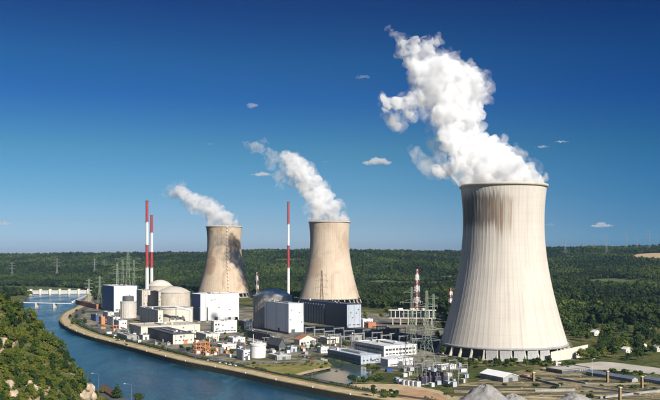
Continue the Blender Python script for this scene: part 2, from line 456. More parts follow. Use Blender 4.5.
# river, pond
b = MB(); b.add([(-2600,80,WZ),(1400,80,WZ),(1400,2300,WZ),(-2600,2300,WZ)], [(0,1,2,3)])
tag(b.build('river', WATER), kind='structure')
sheet('pond', [(p.x,p.y,0) for p in offset(pond, 0)], -1.15, PONDW, px=False)
qb = bank[6:]
in18 = offset(qb, 20); in21 = offset(qb, 23)
strip_sheet('quay_path', qb, in18, .10, TAN)
strip_sheet('quay_service_road', in18, offset(qb, 31), .14, ASPH)
b = MB(); n = len(qb); o2 = offset(qb, .8)
b.add([(p.x,p.y,-8) for p in qb]+[(p.x,p.y,.35) for p in qb]+[(p.x,p.y,.35) for p in o2]+[(p.x,p.y,.0) for p in o2],
      [(i,i+1,n+i+1,n+i) for i in range(n-1)]+[(n+i,n+i+1,2*n+i+1,2*n+i) for i in range(n-1)]+[(2*n+i,2*n+i+1,3*n+i+1,3*n+i) for i in range(n-1)])
QUAYW = M_('dark_wet_quay_wall', (.075,.065,.05), .8, var=.3, scale=.3)
tag(b.build('quay_wall', QUAYW), 'dark quay wall along the curved river bank of the plant', 'wall')

# ------------------------------------------------------------------ ground covers of the plant
sheet('plant_yard', [(79,309.5),(66.5,314),(64,320),(68,325.5),(90,333),(130,342.5),(155,349),(180,355.5),(210,361),(240,366.5),(271,373),(290,378),(296,381),
      (291,377),(294,374),(304,371.5),(317,369),(328,366.5),(332,364.5),(322,361),(308,357.5),(313,354),(333,357.5),(347,360.5),(360,362.5),(375,365.5),(378,372),(420,370),(445,372),(470,366),(560,366),(575,350),(565,333),(445,318),(360,312),(300,308),(190,306),(110,306)], .05, SITEG)
sheet('dry_grass_spit', [(243,366),(256,364.5),(275,364.2),(300,364),(318,362.5),(329,362.5),(332.5,365),(330,367.2),(317,369),(303,372),(294,374.5),(289,378.5),(271,374.5),(255,371),(243,368.5)], .16, GRASSY)
sheet('spit_shore', [(289,378.5),(294,374.5),(303,372),(317,369),(330,367.2),(331.5,368.3),(318,371.3),(305,374.2),(297,377),(292,380)], .12, TAN)
sheet('dirt_road', [(330,388.5),(352,384.5),(375,384),(400,384.5),(420,387),(440,391),(450,396),(455,402),(440,408),(395,402),(365,396),(345,392)], .16, TAN)
sheet('orange_dirt_patch', [(398,390),(420,390),(436,393),(448,399),(440,404),(410,401),(396,395)], .20, DIRT)
sheet('green_verge', [(352,384),(353,381),(372,377),(377,373),(400,373),(420,374),(440,371),(455,372),(452,378),(430,385),(400,384),(375,383)], .18, ROUGH)
sheet('dry_rubble_field', [(470,383),(520,371),(545,370.5),(586,374),(632,383),(700,388),(720,410),(440,410),(455,395),(452,386)], .18, DRYF)
sheet('pale_access_road', [(540,368.5),(560,365.5),(585,363.5),(600,362),(612,362.5),(640,366),(680,371),(720,376),(720,381),(680,377),(640,373),(600,370),(575,370),(556,371)], .24, PAVE)
sheet('tower_lawn', [(440,356),(470,358.5),(510,361.5),(545,361.5),(575,356),(580,361),(556,365.5),(520,367.5),(470,366),(440,364)], .14, ROUGH)
sheet('riverside_road', [(93,391),(99,388.5),(110,393),(124,398.5),(140,404),(128,408),(108,399)], .15, ASPH)

# ------------------------------------------------------------------ cooling towers
def tower_mat(name, base, soot, patches, dark=.9):
    m, nt, p = new_mat(name)
    v = coords(nt); sp = nt.nodes.new('ShaderNodeSeparateXYZ'); nt.links.new(v, sp.inputs[0])
    x, y, z = sp.outputs
    ang = mathn(nt, 'ARCTAN2', x, mathn(nt, 'MULTIPLY', y, -1))
    cv = nt.nodes.new('ShaderNodeCombineXYZ'); nt.links.new(mathn(nt, 'MULTIPLY', ang, 40), cv.inputs[0]); nt.links.new(z, cv.inputs[2])
    st = noise(nt, scaled(nt, cv.outputs[0], (.55,1,.012)), 1.0, 5, .65)
    st2 = noise(nt, scaled(nt, cv.outputs[0], (.16,1,.03)), 1.0, 4, .6)
    bl = noise(nt, scaled(nt, cv.outputs[0], (.05,1,.035)), 1.0, 5, .6)
    c = ramp(nt, bl, [(.3, tuple(q*.86 for q in base)), (.7, base)])
    c = mixc(nt, smap(nt, st, .46, .74, 0, .55), c, tuple(q*.58 for q in base))
    # lift joints: the rings left by each climb of the formwork
    fr = mathn(nt, 'FRACT', mathn(nt, 'MULTIPLY', z, 1/7.5))
    c = mixc(nt, mathn(nt, 'MULTIPLY', smap(nt, fr, .0, .09, 1, 0), .16), c, tuple(q*.5 for q in base))
    if soot:
        a0, a1, z0, z1 = soot
        ma = mathn(nt, 'MULTIPLY', smap(nt, ang, R(a0-8), R(a0+6)), smap(nt, ang, R(a1-26), R(a1+6), 1, 0))
        zz = mathn(nt, 'ADD', z, mathn(nt, 'MULTIPLY', mathn(nt, 'SUBTRACT', st, .5), 34))
        mz = mathn(nt, 'MULTIPLY', smap(nt, zz, z0-3, z0+9), smap(nt, zz, z1-5, z1+5, 1, 0))
        k = mathn(nt, 'MULTIPLY', mathn(nt, 'MULTIPLY', ma, mz), smap(nt, st2, .25, .52, .5, 1.0))
        k = mathn(nt, 'MULTIPLY', k, dark)
        c = mixc(nt, k, c, (.12,.105,.095))
        k2 = mathn(nt, 'MULTIPLY', mathn(nt, 'MULTIPLY', smap(nt, ang, R(a1-40), R(a1-22)), smap(nt, ang, R(a1), R(a1+14), 1, 0)), mathn(nt, 'MULTIPLY', smap(nt, zz, z0-12, z0+10), smap(nt, zz, z1-8, z1, 1, 0)))
        c = mixc(nt, mathn(nt, 'MULTIPLY', k2, smap(nt, st, .40, .60, .15, .75)), c, (.19,.115,.06))
        # long faint runs below the sooty band
        k3 = mathn(nt, 'MULTIPLY', mathn(nt, 'MULTIPLY', ma, smap(nt, z, 55, z0, 0, 1)), smap(nt, zz, z0, z0+6, 1, 0))
        c = mixc(nt, mathn(nt, 'MULTIPLY', k3, smap(nt, st, .44, .66, .05, .45)), c, (.13,.12,.11))
    if patches:
        pn = noise(nt, scaled(nt, cv.outputs[0], (.03,1,.022)), 1.0, 3, .55, .7)
        c = mixc(nt, smap(nt, pn, .46, .66, 0, patches), c, (base[0]*.55, base[1]*.44, base[2]*.36))  # brown blotches: stain and the plume's patchy shadow put into the concrete colour
    nt.links.new(c, p.inputs['Base Color']); p.inputs['Roughness'].default_value = .9; p.inputs['Specular IOR Level'].default_value = .15
    return m
def trad(z): return math.sqrt(39.0**2 + (.3975*(z-128))**2)
def cooling_tower(loc, label, mat, ribs=72, stair=None, detail=True, baffles=()):
    root = thing('cooling_tower', label, 'cooling tower', loc)
    ns = ribs*4; b = MB(); zs = np.linspace(10.5, 163, 52)
    for k, zz in enumerate(zs):
        for i in range(ns):
            r = trad(zz) + (.10 if i % 4 == 0 else 0); t = 2*math.pi*i/ns
            b.v.append((r*math.cos(t), r*math.sin(t), zz))
    n1 = len(b.v)
    for k, zz in enumerate(zs[::3]):
        for i in range(ns):
            r = trad(zz)-1.0; t = 2*math.pi*i/ns
            b.v.append((r*math.cos(t), r*math.sin(t), zz))
    for k in range(len(zs)-1):
        for i in range(ns):
            j = (i+1) % ns; b.f.append((k*ns+i, k*ns+j, (k+1)*ns+j, (k+1)*ns+i)); b.m.append(0)
    for k in range(len(zs[::3])-1):
        for i in range(ns):
            j = (i+1) % ns; o = n1+k*ns; b.f.append((o+j, o+i, o+ns+i, o+ns+j)); b.m.append(0)
    b.build('shell', mat, root)
    rm = MB().lathe([(trad(162)-1.2,161.6),(trad(162)+.9,161.6),(trad(164)+1.3,162.6),(trad(164)+1.3,164.2),(trad(164)-1.4,164.2)], 128, close=True)
    rm.build('rim', CONC, root, True)
    MB().lathe([(60.2,9.2),(62.2,9.2),(61.9,11.2),(60.0,11.2)], 128, close=True).build('ring_beam', GREY, root, True)
    MB().lathe([(66.5,-1),(66.5,1.3),(65.9,1.3),(65.9,-1)], 96, close=True).build('basin_wall', CONC, root)
    MB().lathe([(54,-.5),(54,9.0),(0.01,9.4)], 64).build('cooling_fill', DKGREY, root)
    npil = 32; pm = None
    for i in range(npil):
        t = 2*math.pi*(i+.5)/npil
        if pm is None:
            q = MB(); q.add([(-1.5,-.7,0),(1.5,-.7,0),(1.5,.7,0),(-1.5,.7,0),(-5.4,-.5,9.6),(-2.9,-.5,9.6),(-2.9,.5,9.6),(-5.4,.5,9.6)],
                           [(3,2,1,0),(4,5,6,7),(0,1,5,4),(1,2,6,5),(2,3,7,6),(3,0,4,7)])
            pm = q.mesh('pillar', CONC)
        link('pillar', pm, root, (64.8*math.cos(t), 64.8*math.sin(t), 0), t)
    if baffles:
        bm_ = None
        for a_ in baffles:
            t = R(a_-90)
            if bm_ is None: bm_ = MB().box(-.25,.25,-5.2,5.2,.2,9.0).mesh('baffle_panel', M_('baffle_sheet', (.40,.40,.39), .8, var=.2, scale=.2, streak=.4))
            link('baffle_panel', bm_, root, (63.2*math.cos(t), 63.2*math.sin(t), 0), t)
    if stair is not None:
        t = R(stair-90); q = MB()
        for k in range(len(zs)-1):
            r0, r1 = trad(zs[k])+1.0, trad(zs[k+1])+1.0
            for s in (-.9, .9):
                q.bar((r0*math.cos(t)-s*math.sin(t), r0*math.sin(t)+s*math.cos(t), zs[k]), (r1*math.cos(t)-s*math.sin(t), r1*math.sin(t)+s*math.cos(t), zs[k+1]), .3)
        q.build('ladder', CREAM, root)
        pl = MB().box(-.2,2.2,-1.5,1.5,-.2,2.4).mesh('landing', CREAM)
        for zz in range(16, 162, 8): link('landing', pl, root, (trad(zz)*math.cos(t), trad(zz)*math.sin(t), zz), t)
    return root
T1 = Vector((170, 785, 0)); T2 = Vector((-1, 1615, 0)); T3 = Vector((-247, 1866, 0))
cooling_tower(T1, 'huge pale cooling tower with a sooty band under its rim', tower_mat('sooty_tower_concrete', (.54,.495,.435), (-86,-4,120,154), 0, .9), 72,
              baffles=[-12.2+q for q in (2,13.25,24.5,35.75,-9.25)])
cooling_tower(T2, 'middle cooling tower of plain tan concrete behind the navy hall', tower_mat('tan_tower_concrete', (.53,.435,.335), None, .45), 64)
cooling_tower(T3, 'farthest cooling tower with a white ladder up its brown shell painted with plume-shadow blotches', tower_mat('brown_tower_concrete', (.50,.40,.30), None, .8), 64, stair=17)
# curved screen wall to the right of the near tower's foot
b = MB(); pts = []
for k in range(25):
    px = 551 + (588-551)*k/24; py = 361.5 - 5.5*(k/24)**1.4
    pts.append(gp(px, py))
o2 = offset(pts, .6); n = len(pts); hh = [8.5+2.5*math.sin(k/24*1.2) for k in range(n)]
b.add([(p.x,p.y,-.2) for p in pts]+[(p.x,p.y,h) for p, h in zip(pts,hh)]+[(p.x,p.y,h) for p, h in zip(o2,hh)]+[(p.x,p.y,-.2) for p in o2],
      [(i,i+1,n+i+1,n+i) for i in range(n-1)]+[(n+i,n+i+1,2*n+i+1,2*n+i) for i in range(n-1)]+[(2*n+i,2*n+i+1,3*n+i+1,3*n+i) for i in range(n-1)])
tag(b.build('screen_wall', CREAM), 'pale curved concrete wall at the right foot of the near cooling tower', 'wall')

# ------------------------------------------------------------------ steam
def steam_mat(name, dens, ns=None, lo=.44, hi=.64, sr=.12, det=5, col=.968):
    m = bpy.data.materials.new(name); m.use_nodes = True; nt = m.node_tree
    nt.nodes.remove(nt.nodes['Principled BSDF'])
    out = nt.nodes['Material Output']
    pv = nt.nodes.new('ShaderNodeVolumePrincipled'); pv.inputs['Color'].default_value = (*(col,)*3,1); pv.inputs['Density'].default_value = dens
    pv.inputs['Anisotropy'].default_value = .1
    if ns:
        v = coords(nt); f = noise(nt, v, ns, det, .66, .9)
        nt.links.new(smap(nt, f, lo, hi, 0, dens*2.2), pv.inputs['Density']); m.cycles.volume_step_rate = sr
    nt.links.new(pv.outputs[0], out.inputs['Volume'])
    tr = nt.nodes.new('ShaderNodeBsdfTransparent'); rg = nt.nodes.new('ShaderNodeRGB'); rg.outputs[0].default_value = (1,1,1,1)
    nt.links.new(rg.outputs[0], tr.inputs[0]); nt.links.new(tr.outputs[0], out.inputs['Surface'])
    return m
ICO = None
def ico(sub=2):
    global ICO
    if ICO is None:
        bm = bmesh.new(); bmesh.ops.create_icosphere(bm, subdivisions=sub, radius=1)
        bm.verts.ensure_lookup_table(); ICO = ([v.co.copy() for v in bm.verts], [[v.index for v in f.verts] for f in bm.faces]); bm.free()
    return ICO
def cloud_tex(name, size, depth=3):
    t = bpy.data.textures.new(name, 'CLOUDS'); t.noise_scale = size; t.noise_depth = depth; return t
def puff_mesh(name, blobs, vox, mat, disp):
    """blobs (x,y,z,r[,sx,sy,sz]) -> one closed lumpy body"""
    V, Fc = ico(); b = MB()
    for q in blobs:
        x, y, z, r = q[:4]; sc = q[4:] if len(q) > 4 else (1,1,1)
        b.add([(x+v.x*r*sc[0], y+v.y*r*sc[1], z+v.z*r*sc[2]) for v in V], Fc)
    o = link('tmp', b.mesh('tmp', mat))
    m = o.modifiers.new('r', 'REMESH'); m.mode = 'VOXEL'; m.voxel_size = vox
    for i, (size, st) in enumerate(disp):
        d = o.modifiers.new('d', 'DISPLACE'); d.texture = cloud_tex('puff', size, 2 if i == 0 else 3); d.strength = st; d.mid_level = .5; d.texture_coords = 'GLOBAL'
    m = o.modifiers.new('r2', 'REMESH'); m.mode = 'VOXEL'; m.voxel_size = vox*.8; m.use_smooth_shade = True
    bpy.context.view_layer.update()
    dg = bpy.context.evaluated_depsgraph_get()
    me = bpy.data.meshes.new_from_object(o.evaluated_get(dg)); me.name = name
    bpy.data.objects.remove(o)
    if not me.materials: me.materials.append(mat)
    return me
def cauliflower(bl, rr, n1=12, n2=6, f1=.48, f2=.42):
    """every puff sprouts smaller puffs over its surface, twice"""
    def sprout(q, n, f):
        o = []
        for _ in range(n):
            d = Vector((rr.gauss(0,1), rr.gauss(0,1), rr.gauss(0,1))).normalized(); r = q[3]*f*rr.uniform(.6,1.15)
            o.append((q[0]+d.x*q[3]*.9, q[1]+d.y*q[3]*.9, q[2]+d.z*q[3]*.9, r))
        return o
    a1 = [c for q in bl for c in sprout(q, n1, f1)]
    a2 = [c for q in a1 for c in sprout(q, n2, f2)]
    return bl + a1 + a2
def plume(label, base, Y, core, wisp, vox, dens, wd, k):
    rr = random.Random(len(label))
    def bl(L, d, sh=1.0):
        out = []
        for px, py, r in L:
            p = at(px, py, Y + rr.uniform(-1,1)*d); out.append((p.x, p.y, p.z, r*Y/F*sh))
        return out
    root = thing('steam_plume', label, 'steam', (base.x, base.y, 160))
    def part(name, blobs, m, dp, vx):
        me = puff_mesh(name, blobs, vx, m, dp); me.transform(Matrix.Translation((-base.x,-base.y,-160)))
        return link(name, me, root)
    part('dense_core', [q for q in cauliflower(bl(core, 12*k, .92), rr) if (q[2] > 160)], steam_mat('dense_steam', dens, .085/k, .40, .62, .05, 8), [(12*k, 9*k), (4.5*k, 7*k), (2*k, 2.5*k)], vox)
    veil = bl([(x, y, r*1.02) for x, y, r in core], 10*k) + bl(wisp, 8*k)
    part('thin_veil', [q for q in cauliflower(veil, rr, 7, 3, .55, .5) if q[2] > 160], steam_mat('thin_steam', wd, .075/k, .42, .66, .10, 8), [(16*k, 12*k), (5*k, 8*k), (2.2*k, 3*k)], vox*1.1)
P1 = [(485,179,14),(505,177,16),(527,179,14),(538,182,7),(472,179,10),(495,165,20),(515,169,14),(478,160,17),(463,168,14),(447,168,8),
      (470,145,18),(487,149,12),(453,139,14),(500,154,8),(462,122,18),(446,115,16),(473,118,10),(450,99,19),(468,94,15),(432,96,14),(482,92,7),(487,84,4),(476,105,6),
      (440,78,18),(458,77,14),(472,80,10),(421,76,13),(482,76,4),(426,58,12),(441,63,10),(452,66,7),(411,61,8),(402,53,6),(414,46,8),(426,43,6),(436,41,4.5),(403,42,4.5),(394,34,3.5),(446,58,5),
      (416,98,9),(405,103,7.5),(396,105,6),(387,101,4.5),(386,110,4.5),(391,120,5.5),(398,126,4.5),(409,113,5),(383,96,2.5),(437,170,6),]
W1 = [(404,50,7),(403,41,6),(393,34,5),(389,28,4),(440,39,6),(448,54,7),(484,100,6),(489,86,6),(486,74,5),(415,98,9),(404,103,8),(394,106,7),(384,102,6),(385,113,7),(393,122,8),(401,127,6),(411,115,6),(381,97,4),
      (420,158,7),(413,152,6),(410,148,4),(428,165,9),(436,174,8),(440,158,9),(432,120,8),(428,134,6),(438,146,7),(503,140,7),(520,153,8),(535,168,7),(545,178,5),(456,56,6),(470,66,7),(420,68,8),(422,110,7),(455,176,7)]
P2 = [(318,217,7),(330,216.5,9),(341,218,7),(321,207,11),(333,207,7),(315,195,11.5),(327,196,7),(308,184,11),(319,185,7),(301,173,11),(295,165,9.5),(289,159,7.5),(297,158,4.5),(284,154,4)]
W2 = [(283,161,6),(276,158,6),(269,154,5.5),(261,149,5.5),(253,147,5),(247,145,4),(272,166,5),(278,176,5.5),(279,187,4),(264,141,4),(286,175,7),(268,162,5),(304,190,8),(312,206,7),(258,144,4),(282,169,6),(292,180,7),(337,205,7),(326,188,6),(310,168,6)]
P3 = [(213,222,6),(224,221,8),(234,223,4),(219,215,8),(228,217,5),(211,211,8),(205,205,8),(198,203,7),(192,199,7),(185,195,6.5),(179,192,5.5),(173,194,3.5)]
W3 = [(173,194,6),(167,195,4.5),(163,196,3.5),(196,208,7),(187,202,6),(177,187,5),(205,214,6),(232,217,5),(181,186,5),(170,188,3.5),(215,206,6)]
plume('tall white steam plume rising from the sooty near cooling tower', T1, 785, P1, W1, 1.5, .13, .034, 1.0)
plume('slim white steam plume leaning left from the middle tan tower', T2, 1615, P2, W2, 2.2, .06, .024, 1.3)
plume('small white steam plume drifting left from the farthest tower', T3, 1866, P3, W3, 2.4, .055, .02, 1.3)

# ------------------------------------------------------------------ clouds
CLM = steam_mat('cloud_vapour', .010, col=.995); CLT = steam_mat('thin_cloud_vapour', .0045, col=.995)
CL = [(377,163,15,5,0,'puffy flat-based white cloud left of the tall steam plume'),
      (262,175,11,3,0,'small white cloud below the curl of the middle plume'),
      (252,105,6,4,1,'faint ragged cloud scrap high above the middle tower plume'),
      (363,77,9,3,1,'faint streak of cloud left of the tall plume top'),
      (601,226,12,3,0,'long flat white cloud low in the right of the sky'),
      (542,147,7,1.6,0,'tiny cloud streak right of the tall plume, nearer to it'),
      (561,142,8,1.6,0,'tiny cloud streak right of the tall plume, farther from it'),
      (550,225,6,2,1,'thin cloud scrap beside the rim of the near tower'),
      (4,224,8,2.2,0,'low thin cloud at the left edge of the sky'),
      (50,222,10,2,1,'low cloud streak above the left hills'),
      (210,144,5,1.5,1,'tiny faint cloud alone above the farthest tower'),
      (326,162,4,1.5,1,'tiny cloud just right of the middle plume')]
CY = 12000
for i, (px, py, hw, hh, thin, lab) in enumerate(CL):
    rr = random.Random(i+3); p = at(px, py, CY); k = CY/F; bl = []
    for j in range(12 if not thin else 9):
        u = -1+2*(j+rr.uniform(.2,.8))/(12 if not thin else 9); r = hh*k*(.75 if not thin else .55)*(1-.55*abs(u))
        bl.append((u*hw*k*.85, rr.uniform(-.4,.4)*hw*k, (rr.uniform(-.15,.75) if not thin else rr.uniform(-.6,.6))*hh*k*(1-abs(u)), r, 1.7, 1.5, .8))
    me = puff_mesh('cloud', bl, max(hh*k*.07, 4), CLT if thin else CLM, [(hh*k*.9, hh*k*.7), (hh*k*.3, hh*k*.35)])
    tag(link('cloud', me, None, p), lab, 'cloud', 'small clouds in the blue sky')

# ------------------------------------------------------------------ buildings
UA = math.atan2(-.79, .61) - R(8)          # plant axis: local x runs down the river, local y inland
U = Vector((math.cos(UA), math.sin(UA), 0)); V = Vector((-math.sin(UA), math.cos(UA), 0))
def window_mesh(w_, h_, mull=2):
    b = MB(); t = .14
    b.box(-w_/2,w_/2,-.06,0,0,t,0).box(-w_/2,w_/2,-.06,0,h_-t,h_,0)
    for k in range(mull+1):
        x = -w_/2 + (w_-t)*k/mull; b.box(x,x+t,-.06,0,t,h_-t,0)
    b.add([(-w_/2+t,-.02,t),(w_/2-t,-.02,t),(w_/2-t,-.02,h_-t),(-w_/2+t,-.02,h_-t)], [(0,1,2,3)], 1)
    return b.mesh('window', [WHITE, GLASS])
WM = {}
def wins(root, L, W, side, n, z0, h, frac=.72, a=0.04, e=.96, off=.0):
    """n windows along the river face 'L' or the end face 'R'"""
    ln = L if side == 'L' else W; pitch = ln*(e-a)/n; key = (round(pitch*frac,1), round(h,1))
    if key not in WM: WM[key] = window_mesh(max(.4,key[0]), key[1])
    for k in range(n):
        u = ln*a + pitch*(k+.5)
        if side == 'L': link('window', WM[key], root, (-L+u, -.03-off, z0))
        else: link('window', WM[key], root, (.03+off, u, z0), R(90))
def door(root, L, W, side, u, w_=4, h=4.5, mat=None):
    mat = mat or DKGREY
    b = MB().box(-w_/2,w_/2,-.12,0,0.02,h,0)
    for k in range(1,4): b.box(-w_/2,w_/2,-.16,-.12,h*k/4-.05,h*k/4+.05,0)
    o = b.build('door', mat, root)
    if side == 'L': o.location = (-L+u, -.02, 0)
    else: o.location = (.02, u, 0); o.rotation_euler[2] = R(90)
def bld(name, label, cat, cpx, pl, pr, pyb, pyt, wall=WHITE, left=None, roof=None, kind='flat', base=None, vents=0, rise=0, group=None, trim=None, seams=True, band=None, z0=0.0):
    """a building given by its near corner, its visible side edges and its height as seen from the camera"""
    g = gp(cpx, pyb, z0); x0, y0 = g.x, g.y
    kl, kr = pl-330, pr-330
    L = max(1.5, (F*x0-kl*y0)/(-kl*U.y+F*U.x)); W = max(1.5, (kr*y0-F*x0)/(F*V.x-kr*V.y))
    H = (pyb-pyt)*y0/F
    root = thing(name, label, cat, (x0,y0,z0), UA, group)
    roof = roof or ROOFG
    if kind == 'flat':
        b = MB().box(-L,0,0,W,-.3,H-.5)
        b.build('wall', wall, root)
        r = MB().box(-L-.2,.2,-.2,W+.2,H-.5,H-.12,1)
        t = .45
        for q in ((-L-.2,.2,-.2,-.2+t),(-L-.2,.2,W+.2-t,W+.2)): r.box(*q, H-.12,H+.35,0)
        for q in ((-L-.2,-L-.2+t,-.2+t,W+.2-t),(.2-t,.2,-.2+t,W+.2-t)): r.box(*q, H-.12,H+.35,0)
        r.build('roof', [trim or wall, roof], root)
    elif kind == 'gable':
        hh = rise or W*.22
        b = MB(); b.add([(-L,0,-.3),(0,0,-.3),(0,W,-.3),(-L,W,-.3),(-L,0,H),(0,0,H),(0,W,H),(-L,W,H),(-L,W/2,H+hh),(0,W/2,H+hh)],
                        [(0,1,5,4),(1,2,6,9,5),(2,3,7,6),(3,0,4,8,7)]); b.build('wall', wall, root)
        r = MB(); o = .6; th = .3
        for s in (0,1):
            ya, yb = (-o, W/2) if s == 0 else (W+o, W/2); za = H-o*hh/(W/2)
            r.add([(-L-o,ya,za+.05),(o,ya,za+.05),(o,yb,H+hh+.05),(-L-o,yb,H+hh+.05),(-L-o,ya,za+.05+th),(o,ya,za+.05+th),(o,yb,H+hh+.05+th),(-L-o,yb,H+hh+.05+th)],
                  [(3,2,1,0),(4,5,6,7),(0,1,5,4),(1,2,6,5),(2,3,7,6),(3,0,4,7)])
        r.build('roof', roof, root)
    if seams and kind == 'flat' and H > 12:      # stand-off cladding rails give the big faces their faint panel lines
        r = MB()
        for k in range(1, int(L/6)): r.box(-L+k*6-.06,-L+k*6+.06,-.05,0,.2,H-.6)
        for k in range(1, int(W/6)): r.box(0,.05,k*6-.06,k*6+.06,.2,H-.6)
        for k in range(1, int(H/8)): r.box(-L,.0,-.04,0,k*8-.05,k*8+.05).box(0,.04,0,W,k*8-.05,k*8+.05)
        if r.v: tag(r.build('cladding_joints', wall, root), kind='stuff')
    if kind == 'flat' and H > 4:
        rq = random.Random(int(cpx*10))
        dp = MB()
        for u in (.12,.5,.9):
            if W > 8: dp.bar((.22,W*u,0),(.22,W*u,H-.4),.14,5)
            if L > 8 and left is None: dp.bar((-L*u,-.22,0),(-L*u,-.22,H-.4),.14,5)
        if dp.v: tag(dp.build('downpipe', GREY, root), kind='stuff')
        if L > 14 or W > 14:
            rl = MB()
            for k in range(int(L/3)+1): rl.box(-L*k/int(L/3)-.04,-L*k/int(L/3)+.04,-.1,-.02,H+.35,H+1.4) if L > 3 else None
            for k in range(int(W/3)+1): rl.box(-.06,.02,W*k/int(W/3)-.04,W*k/int(W/3)+.04,H+.35,H+1.4)
            rl.box(-L,0,-.1,-.02,H+1.3,H+1.4).box(-.06,.02,0,W,H+1.3,H+1.4)
            tag(rl.build('roof_railing', STEEL, root), kind='stuff')
            MB().box(-L*.8,-L*.25,W*rq.uniform(.3,.6),W*rq.uniform(.3,.6)+1.4,H-.12,H+1.1).build('roof_duct', rq.choice([STEEL,GREY]), root)
            for k in range(4):
                u = rq.uniform(.1,.9)*W; z_ = rq.uniform(.25,.8)*H
                if H > 7: MB().box(.02,.16,u-1,u+1,z_-.6,z_+.6).build('wall_grille', DKGREY, root)
    if left is not None:
        MB().box(-L+.02,-.02,-.32,-.08,.3,H-.52).build('cladding', left, root)
    if base is not None:
        MB().box(-L-.3,.3,-.36,W+.3,-.2,base[0]).build('plinth', base[1], root)
    for k in range(vents):
        rr = random.Random(k*7+int(cpx)); sx_, sy_ = rr.uniform(.08,.92), rr.uniform(.15,.85)
        a_, c_, h_ = rr.uniform(1.2,3), rr.uniform(1.2,2.5), rr.uniform(1,2.6)
        zz = H-.12 if kind == 'flat' else H
        MB().box(-L*sx_-a_/2,-L*sx_+a_/2,W*sy_-c_/2,W*sy_+c_/2,zz,zz+h_).build('roof_vent', rr.choice([STEEL,WHITE,GREY]), root)
    return root, L, W, H
# the big halls
r, L, W, H = bld('turbine_hall', 'tall windowless white cube in front of the grey-green dome', 'hall', 288.7, 264.5, 303.5, 334.5, 304, M_('bright_white_cladding', (.76,.765,.77), .5, var=.04, scale=.06, streak=.08), roof=ROOFL, vents=3, base=(2.2, DKGREY))
door(r, L, W, 'R', W*.3, 5, 6); door(r, L, W, 'L', L*.6, 5, 6)
r, L, W, H = bld('machine_hall', 'long white hall with a solid blue end beside the two striped chimneys', 'hall', 114, 102.3, 139, 312.5, 286.5, WHITE, left=BLUE, roof=ROOFL, vents=4)
door(r, L, W, 'R', W*.25, 5, 5); wins(r, L, W, 'R', 6, 3, 2.2)
r, L, W, H = bld('machine_hall', 'wide bright white hall in front of the farthest cooling tower', 'hall', 200.5, 191.5, 239, 321, 294.5, WHITE, left=BLUE, roof=ROOFL, vents=4, trim=WHITE)
door(r, L, W, 'R', W*.4, 5, 5); door(r, L, W, 'R', W*.75, 4, 4)
r, L, W, H = bld('machine_hall', 'navy-fronted hall with grey louvres right of the tall white cube', 'hall', 347, 300, 361, 328, 304.5, PALEB, left=NAVY, roof=ROOFD, trim=NAVY, vents=3)  # pale blue end wall: shadow on white cladding, put into its colour
nl = 9; pw = L*.52/nl
lm = MB().box(-pw*.36,pw*.36,-1.1,-.34,.5,H-3)
for k in range(12): lm.box(-pw*.40,pw*.40,-1.2,-1.1,1.5+k*(H-5)/12,2.2+k*(H-5)/12)
lm = lm.mesh('louvre_panel', GREY)
for k in range(nl): link('louvre_panel', lm, r, (-L*.96+pw*(k+.5), 0, 0))
MB().box(-L-.25,.25,-.45,-.33,H-3,H-.5).build('fascia', BLUE, r)
wins(r, L, W, 'R', 3, 3, 1.6)
r, L, W, H = bld('office_block', 'small white block with strip windows before the wide white hall', 'office', 214, 211, 237, 333.5, 321.5, WHITE, roof=ROOFG, vents=3)
wins(r, L, W, 'R', 7, 1.6, 1.8, .85); wins(r, L, W, 'R', 2, H-5.4, 2.6, .8, .04, .25); wins(r, L, W, 'L', 2, 2, 2)
r, L, W, H = bld('service_building', 'long low cream building under the concrete reactor drum', 'building', 141, 129, 200, 336, 327, CREAM, roof=M_('cream_roof_gravel', (.46,.42,.35), .9), vents=6, seams=False)
wins(r, L, W, 'R', 14, 2.2, 1.6, .5); door(r, L, W, 'R', W*.5, 4, 4); door(r, L, W, 'L', L*.5, 4, 4)
r, L, W, H = bld('pump_house', 'flat-roofed building with a navy side wall right on the quay road', 'building', 173, 148, 194, 344.5, 334.5, CREAM, left=NAVY, roof=ROOFD, trim=ROOFD, vents=3, seams=False)
wins(r, L, W, 'R', 5, 3.2, 1.5, .5); door(r, L, W, 'R', W*.6, 4, 4.2, ORANGE)
r, L, W, H = bld('office_hall', 'white two-storey hall with dark window bands beside the pond', 'hall', 384, 354, 416.5, 356.8, 346.6, WHITE, roof=ROOFL, vents=5, seams=False)
wins(r, L, W, 'L', 12, H*.50, 2.4, .9); wins(r, L, W, 'L', 12, 1.2, 1.6, .9); wins(r, L, W, 'R', 9, H*.52, 2.2, .85); wins(r, L, W, 'R', 9, 1.4, 1.6, .8)
r, L, W, H = bld('workshop', 'long low building with a pale blue roof along the pond bank', 'building', 361, 328, 381, 364.3, 356.3, PALEB, left=M_('blue_glazed_front', (.10,.17,.26), .25, var=.2, scale=.2), roof=M_('pale_blue_roof', (.45,.50,.55), .6, var=.1, scale=.1), vents=2, seams=False)
wins(r, L, W, 'L', 16, 1.2, H*.5, .86, off=.33); wins(r, L, W, 'R', 5, 2, 1.8, .6)
r, L, W, H = bld('storage_shed', 'long white windowless shed in front of the windowed white hall', 'shed', 388, 380.5, 413, 366.8, 359.8, WHITE, roof=ROOFL, kind='gable', rise=1.6)
door(r, L, W, 'R', W*.5, 4, 4)
r, L, W, H = bld('annex_block', 'small white block with terracotta wing behind the navy hall', 'building', 363, 360, 373, 327.5, 319.5, WHITE, roof=ROOFL, vents=1, seams=False)
wins(r, L, W, 'R', 4, 2, 1.6, .7); wins(r, L, W, 'R', 4, 6.2, 1.6, .7)
MB().box(.3,10,2,W*.9,-.2,7).build('brick_wing', TERRA, r)
